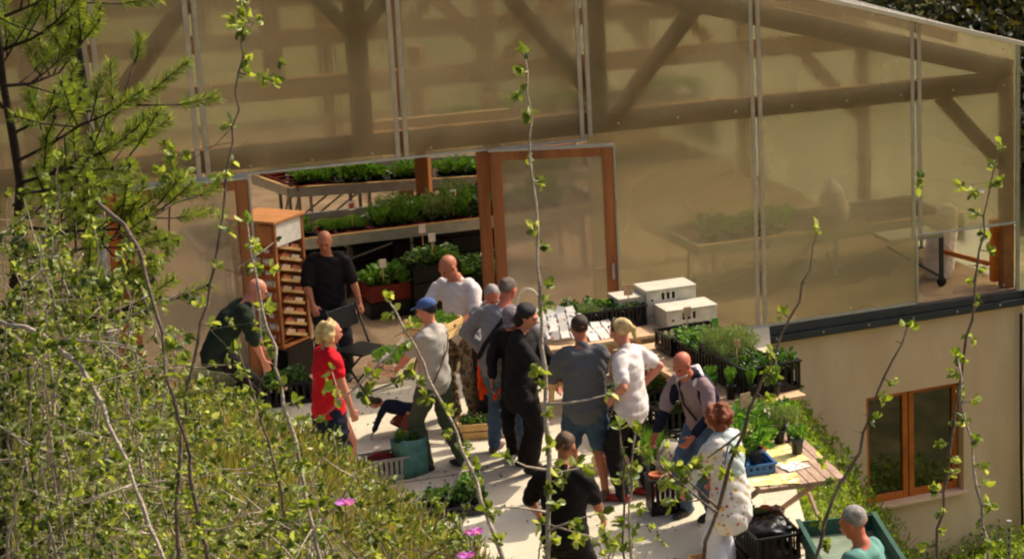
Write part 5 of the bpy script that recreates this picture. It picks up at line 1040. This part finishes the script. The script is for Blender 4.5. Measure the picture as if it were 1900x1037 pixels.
def shoot(px, y0, y1, label, side=.12, leaf=.62, bark='bark', LL=.021, extra=(), **kw):
    p = Plant(); pts, rad = path(px, y0, y1); p.stem(pts, [r*.62 for r in rad], leaf=min(.95, leaf*1.35), side=side, LL=LL, **kw)
    for (x0, y0_, x1, y1_, yy) in extra:
        a, c = D(x0, y0_, yy), D(x1, y1_, yy - .05); p.twig(a, c - a, (c - a).length, .004, leaf=.5)
    return p.build(label, bark, name='hawthorn_shoot', cat='shrub shoot')
shoot([(975, 96, 4), (985, 250, 6), (996, 420, 9), (1008, 600, 12), (1015, 760, 15), (1017, 900, 16), (1018, 1045, 17)], 5.2, 5.0, 'tall straight pale hawthorn shoot rising through the middle of the picture', .05, .55, 'bark_pale',
      extra=((1014, 750, 1120, 742, 5.05), (1016, 884, 1075, 862, 5.05), (1015, 872, 940, 862, 5.05), (1016, 950, 900, 940, 5.05), (1017, 985, 1100, 930, 5.)))
shoot([(464, -20, 4), (442, 170, 6), (416, 390, 8), (388, 560, 10), (350, 700, 11), (330, 860, 12), (330, 1045, 13)], 5.8, 5.4, 'slender dark shoot leaning from the top of the picture left of the seed tower', .16, .5)
shoot([(1517, 424, 3), (1482, 560, 6), (1420, 690, 9), (1380, 800, 11), (1330, 940, 13), (1300, 1045, 14)], 5.4, 5.2, 'dark leaning shoot crossing before the auburn haired woman', .04, .3,
      extra=((1390, 790, 1260, 860, 5.3), (1330, 940, 1240, 850, 5.25), (1330, 950, 1190, 880, 5.2)))
shoot([(1686, 604, 4), (1640, 700, 7), (1590, 840, 10), (1545, 930, 11), (1510, 1045, 12)], 5.6, 5.4, 'shoot with fresh leaf tufts leaning before the plaster wall, left of the window', .04, .5)
shoot([(1852, 272, 4), (1828, 400, 6), (1803, 560, 8), (1778, 730, 9), (1755, 880, 10), (1738, 1045, 11)], 5.9, 5.7, 'long upright shoot crossing the right side of the orange framed window', .05, .6)
shoot([(1776, 660, 5), (1790, 780, 7), (1812, 900, 9), (1838, 1045, 11)], 5.6, 5.5, 'short pale shoot leaning right beside the plastered wall corner', .05, .6, 'bark_pale')
shoot([(716, 550, 4), (765, 640, 7), (826, 760, 9), (872, 860, 11), (905, 960, 13), (940, 1045, 14)], 5.3, 5.1, 'pale shoot leaning left across the green trousers', .05, .5, 'bark_pale', extra=((866, 850, 830, 940, 5.2), (750, 625, 690, 700, 5.25), (720, 655, 610, 780, 5.2)))
shoot([(178, 372, 10), (232, 420, 15), (262, 470, 13), (290, 580, 10), (315, 700, 11), (350, 850, 12), (385, 1045, 14)], 5.6, 5.3, 'thick knobbly lichen covered stem bending down at the left', .34, .5)
shoot([(-20, 588, 11), (80, 620, 14), (150, 680, 15), (205, 780, 12), (250, 900, 12), (310, 1045, 13)], 5.4, 5.1, 'thick grey stem arching down from the left edge of the picture', .36, .5, 'bark_pale')
shoot([(462, 415, 5), (478, 540, 8), (512, 680, 10), (545, 820, 12), (575, 940, 13), (596, 1045, 14)], 5.3, 5.1, 'sunlit pale stem rising before the seed packet tower', .26, .6, 'bark_pale')
shoot([(440, 650, 5), (480, 760, 7), (515, 880, 9), (545, 1045, 10)], 5.7, 5.6, 'thin brown stem left of the sunlit pale stem', .2, .6)
shoot([(58, 470, 4), (50, 600, 6), (56, 760, 8), (60, 900, 9), (62, 1045, 10)], 5.9, 5.8, 'upright thin stem near the left edge', .25, .8)
shoot([(112, 300, 4), (108, 420, 5), (118, 600, 6), (128, 800, 7), (130, 1045, 9)], 6.2, 6.1, 'leafy upright shoot through the pine branches at the left', .2, .9)
shoot([(1152, 792, 6), (1156, 900, 7), (1158, 1045, 8)], 5.2, 5.2, 'cut brown stick standing before the bare legs', .1, .25)
shoot([(1178, 800, 5), (1172, 900, 7), (1165, 1045, 8)], 5.0, 5.0, 'pale leafy stick right of the cut brown stick', .12, .6, 'bark_pale')
def topy(x): return interp(x, [-60, 0, 150, 280, 400, 560, 700, 850, 1000, 1150, 1330], [300, 340, 380, 540, 690, 780, 880, 940, 970, 995, 1015])
# the thicket: eight shrubs side by side
names = ('at the far left below the pine', 'left of the thick arching stem', 'between the two thick grey stems', 'below the bending man', 'below the blond woman in red', 'below the teal bag', 'before the grey tray of plants', 'at the feet of the man in black')
for k in range(8):
    p = Plant(); x0 = -60 + k*150
    for i in range((18, 17, 10, 7, 7, 7, 5, 3)[k]):
        x = x0 + random.uniform(-30, 190); yt = topy(x) + random.expovariate(1/110.); yd = random.uniform(5.2, 8.2)
        if yt > 1040: yt = 1000
        xb = x + random.uniform(-90, 90); a = D(x, yt, yd); c = D(xb, 1090, yd + .1)
        m1 = a.lerp(c, .33) + Vector(RNG.normal(size=3))*.04; m2 = a.lerp(c, .66) + Vector(RNG.normal(size=3))*.04
        g_ = Vector((c.x, c.y, terrain(c.x, c.y) - .05)); p.stem([a, m1, m2, c, g_], [.0012, .0022, .003, .0038, .0045], leaf=.7, side=.34, LL=random.choice((.012, .016, .020)), sideL=(.08, .30))
    for i in range((14, 14, 14, 14, 12, 9, 6, 3)[k]):      # long bare pale side twigs
        a = random.choice(p.nodes); sg = random.choice((-1, 1))
        p.twig(a, (sg, random.uniform(-.3, .3), random.uniform(-.25, .55)), random.uniform(.15, .36), .0034, leaf=.3, depth=2, LL=.018)
    p.build('leafy thorny hawthorn shrub ' + names[k], random.choice(('bark', 'bark_pale')), 'leaf_hawthorn' if k % 2 else 'leaf_thicket')
# low undergrowth deeper on the slope
for k in range(20):
    p = Plant(); x = random.uniform(-9.3, -3.4); y = random.uniform(9, 15.5); z = terrain(x, y)
    if z < .3: continue
    for j in range(5): p.twig((x, y, z - .02), (random.uniform(-.8, .8), random.uniform(-.8, .8), 1), random.uniform(.25, .6), .004, leaf=.7, depth=2, LL=.026)
    p.build('low leafy bush on the grassy slope behind the hawthorn hedge', 'bark', 'leaf_thicket', 'low_shrub', group='low bushes on the grassy slope')
# pine
def pine():
    b = MB(); P_, D_, L_ = [], [], []; y0 = 7.2; px2m = y0/F
    def brush(p, d, L):
        n = int(210*L/.12); d = Vector(d).normalized(); x, y = basis(d)
        for i in range(n):
            t = random.random(); a = random.uniform(0, 6.28); v = x*math.cos(a) + y*math.sin(a); P_.append(p + d*L*t); D_.append(v + d*random.uniform(.5, 1.1)); L_.append(random.uniform(.028, .042))
        b.tube([p, p + d*L], [.0035, .002], 5); b.ell(p + d*L, (.005, .005, .009))
    def bough(px, w0, n, fan=(.10, .17), rand=.5):
        pts = [D(a, c, y0 + RNG.normal()*.15) for a, c in px]; r = [w0*(1 - .7*i/(len(pts)-1)) for i in range(len(pts))]; b.tube(pts, r, 7)
        for i in range(n):
            t = (i + random.random())/n*.85 + .15; k = min(int(t*(len(pts)-1)), len(pts)-2); f = t*(len(pts)-1) - k; p = pts[k].lerp(pts[k+1], f); d = (pts[k+1] - pts[k]).normalized()
            v = (d*.9 + Vector(RNG.normal(size=3))*rand + Vector((0, 0, .35))).normalized(); q = p + v*random.uniform(.03, .16); b.tube([p, q], [.003, .0025], 5); brush(q, v + Vector((0, 0, .2)), random.uniform(*fan)*.8)
        brush(pts[-1], pts[-1] - pts[-2], .11)
    tp = [D(a, c, y0 + .05) for a, c in ((-30, -60), (-10, 0), (5, 150), (25, 260), (38, 340), (30, 480), (20, 640), (10, 800), (5, 1000))]; e = tp[-1]; tp.append(Vector((e.x, e.y, terrain(e.x, e.y) - .1))); trunk = MB().tube(tp, [.009, .010, .012, .014, .015, .017, .020, .024, .028, .036], 8)
    for px, n in (([(0, 95), (60, 72), (105, 40), (135, 5)], 13), ([(5, 160), (60, 155), (110, 135), (160, 70)], 15), ([(30, 300), (90, 270), (150, 232), (205, 210), (232, 195)], 16), ([(35, 340), (110, 320), (165, 295), (232, 270)], 18), ([(38, 360), (110, 350), (170, 335), (228, 312)], 15),
                  ([(35, 420), (120, 430), (220, 425), (280, 405), (345, 365)], 20), ([(30, 480), (110, 472), (170, 458), (225, 442)], 14), ([(25, 540), (100, 530), (160, 540), (225, 520)], 13), ([(20, 620), (110, 600), (180, 595), (250, 570)], 12), ([(5, 200), (-20, 160), (40, 60)], 10), ([(20, 250), (80, 220), (120, 190)], 12),
                  ([(20, 640), (120, 640), (180, 600), (230, 590)], 7), ([(10, 30), (60, 10), (110, -20)], 8), ([(25, 380), (80, 400), (130, 390)], 14)): bough(px, .006, int(n*.82))
    t = empty('pine_tree', tuple(tp[-1]), 0, 'young pine with bottle brush shoots at the upper left', 'tree'); off = (-tp[-1].x, -tp[-1].y, -tp[-1].z)
    trunk.build('trunk', 'bark_dark', t, True).location = off; b.build('branch', 'bark_dark', t, True).location = off; leafobj('crown', P_, D_, L_, 'needles', t, .075, .02).location = off
pine()
# purple vetch flowers
for i, (x, y) in enumerate(((640, 934), (880, 988), (866, 1032))):
    c = D(x, y, 5.3); g_ = terrain(c.x, c.y); t = empty('wild_flower', (c.x, c.y, g_), 0, ('purple flower left of the grey tray', 'purple flower before the terrace at the bottom', 'lowest purple flower at the bottom edge')[i], 'flower')
    MB().tube([(0, 0, 0), (.01, 0, (c.z - g_)*.5), (0, 0, c.z - g_)], [.0015]*3, 5).build('stem', 'bark', t)
    n = 9; a = np.linspace(0, 6.28, n, endpoint=False); leafobj('petal_ring', np.zeros((n, 3)) + [0, 0, c.z - g_], np.stack([np.cos(a), np.sin(a), np.full(n, .25)], 1), np.full(n, .026), 'flower_purple', t, .6, .1)
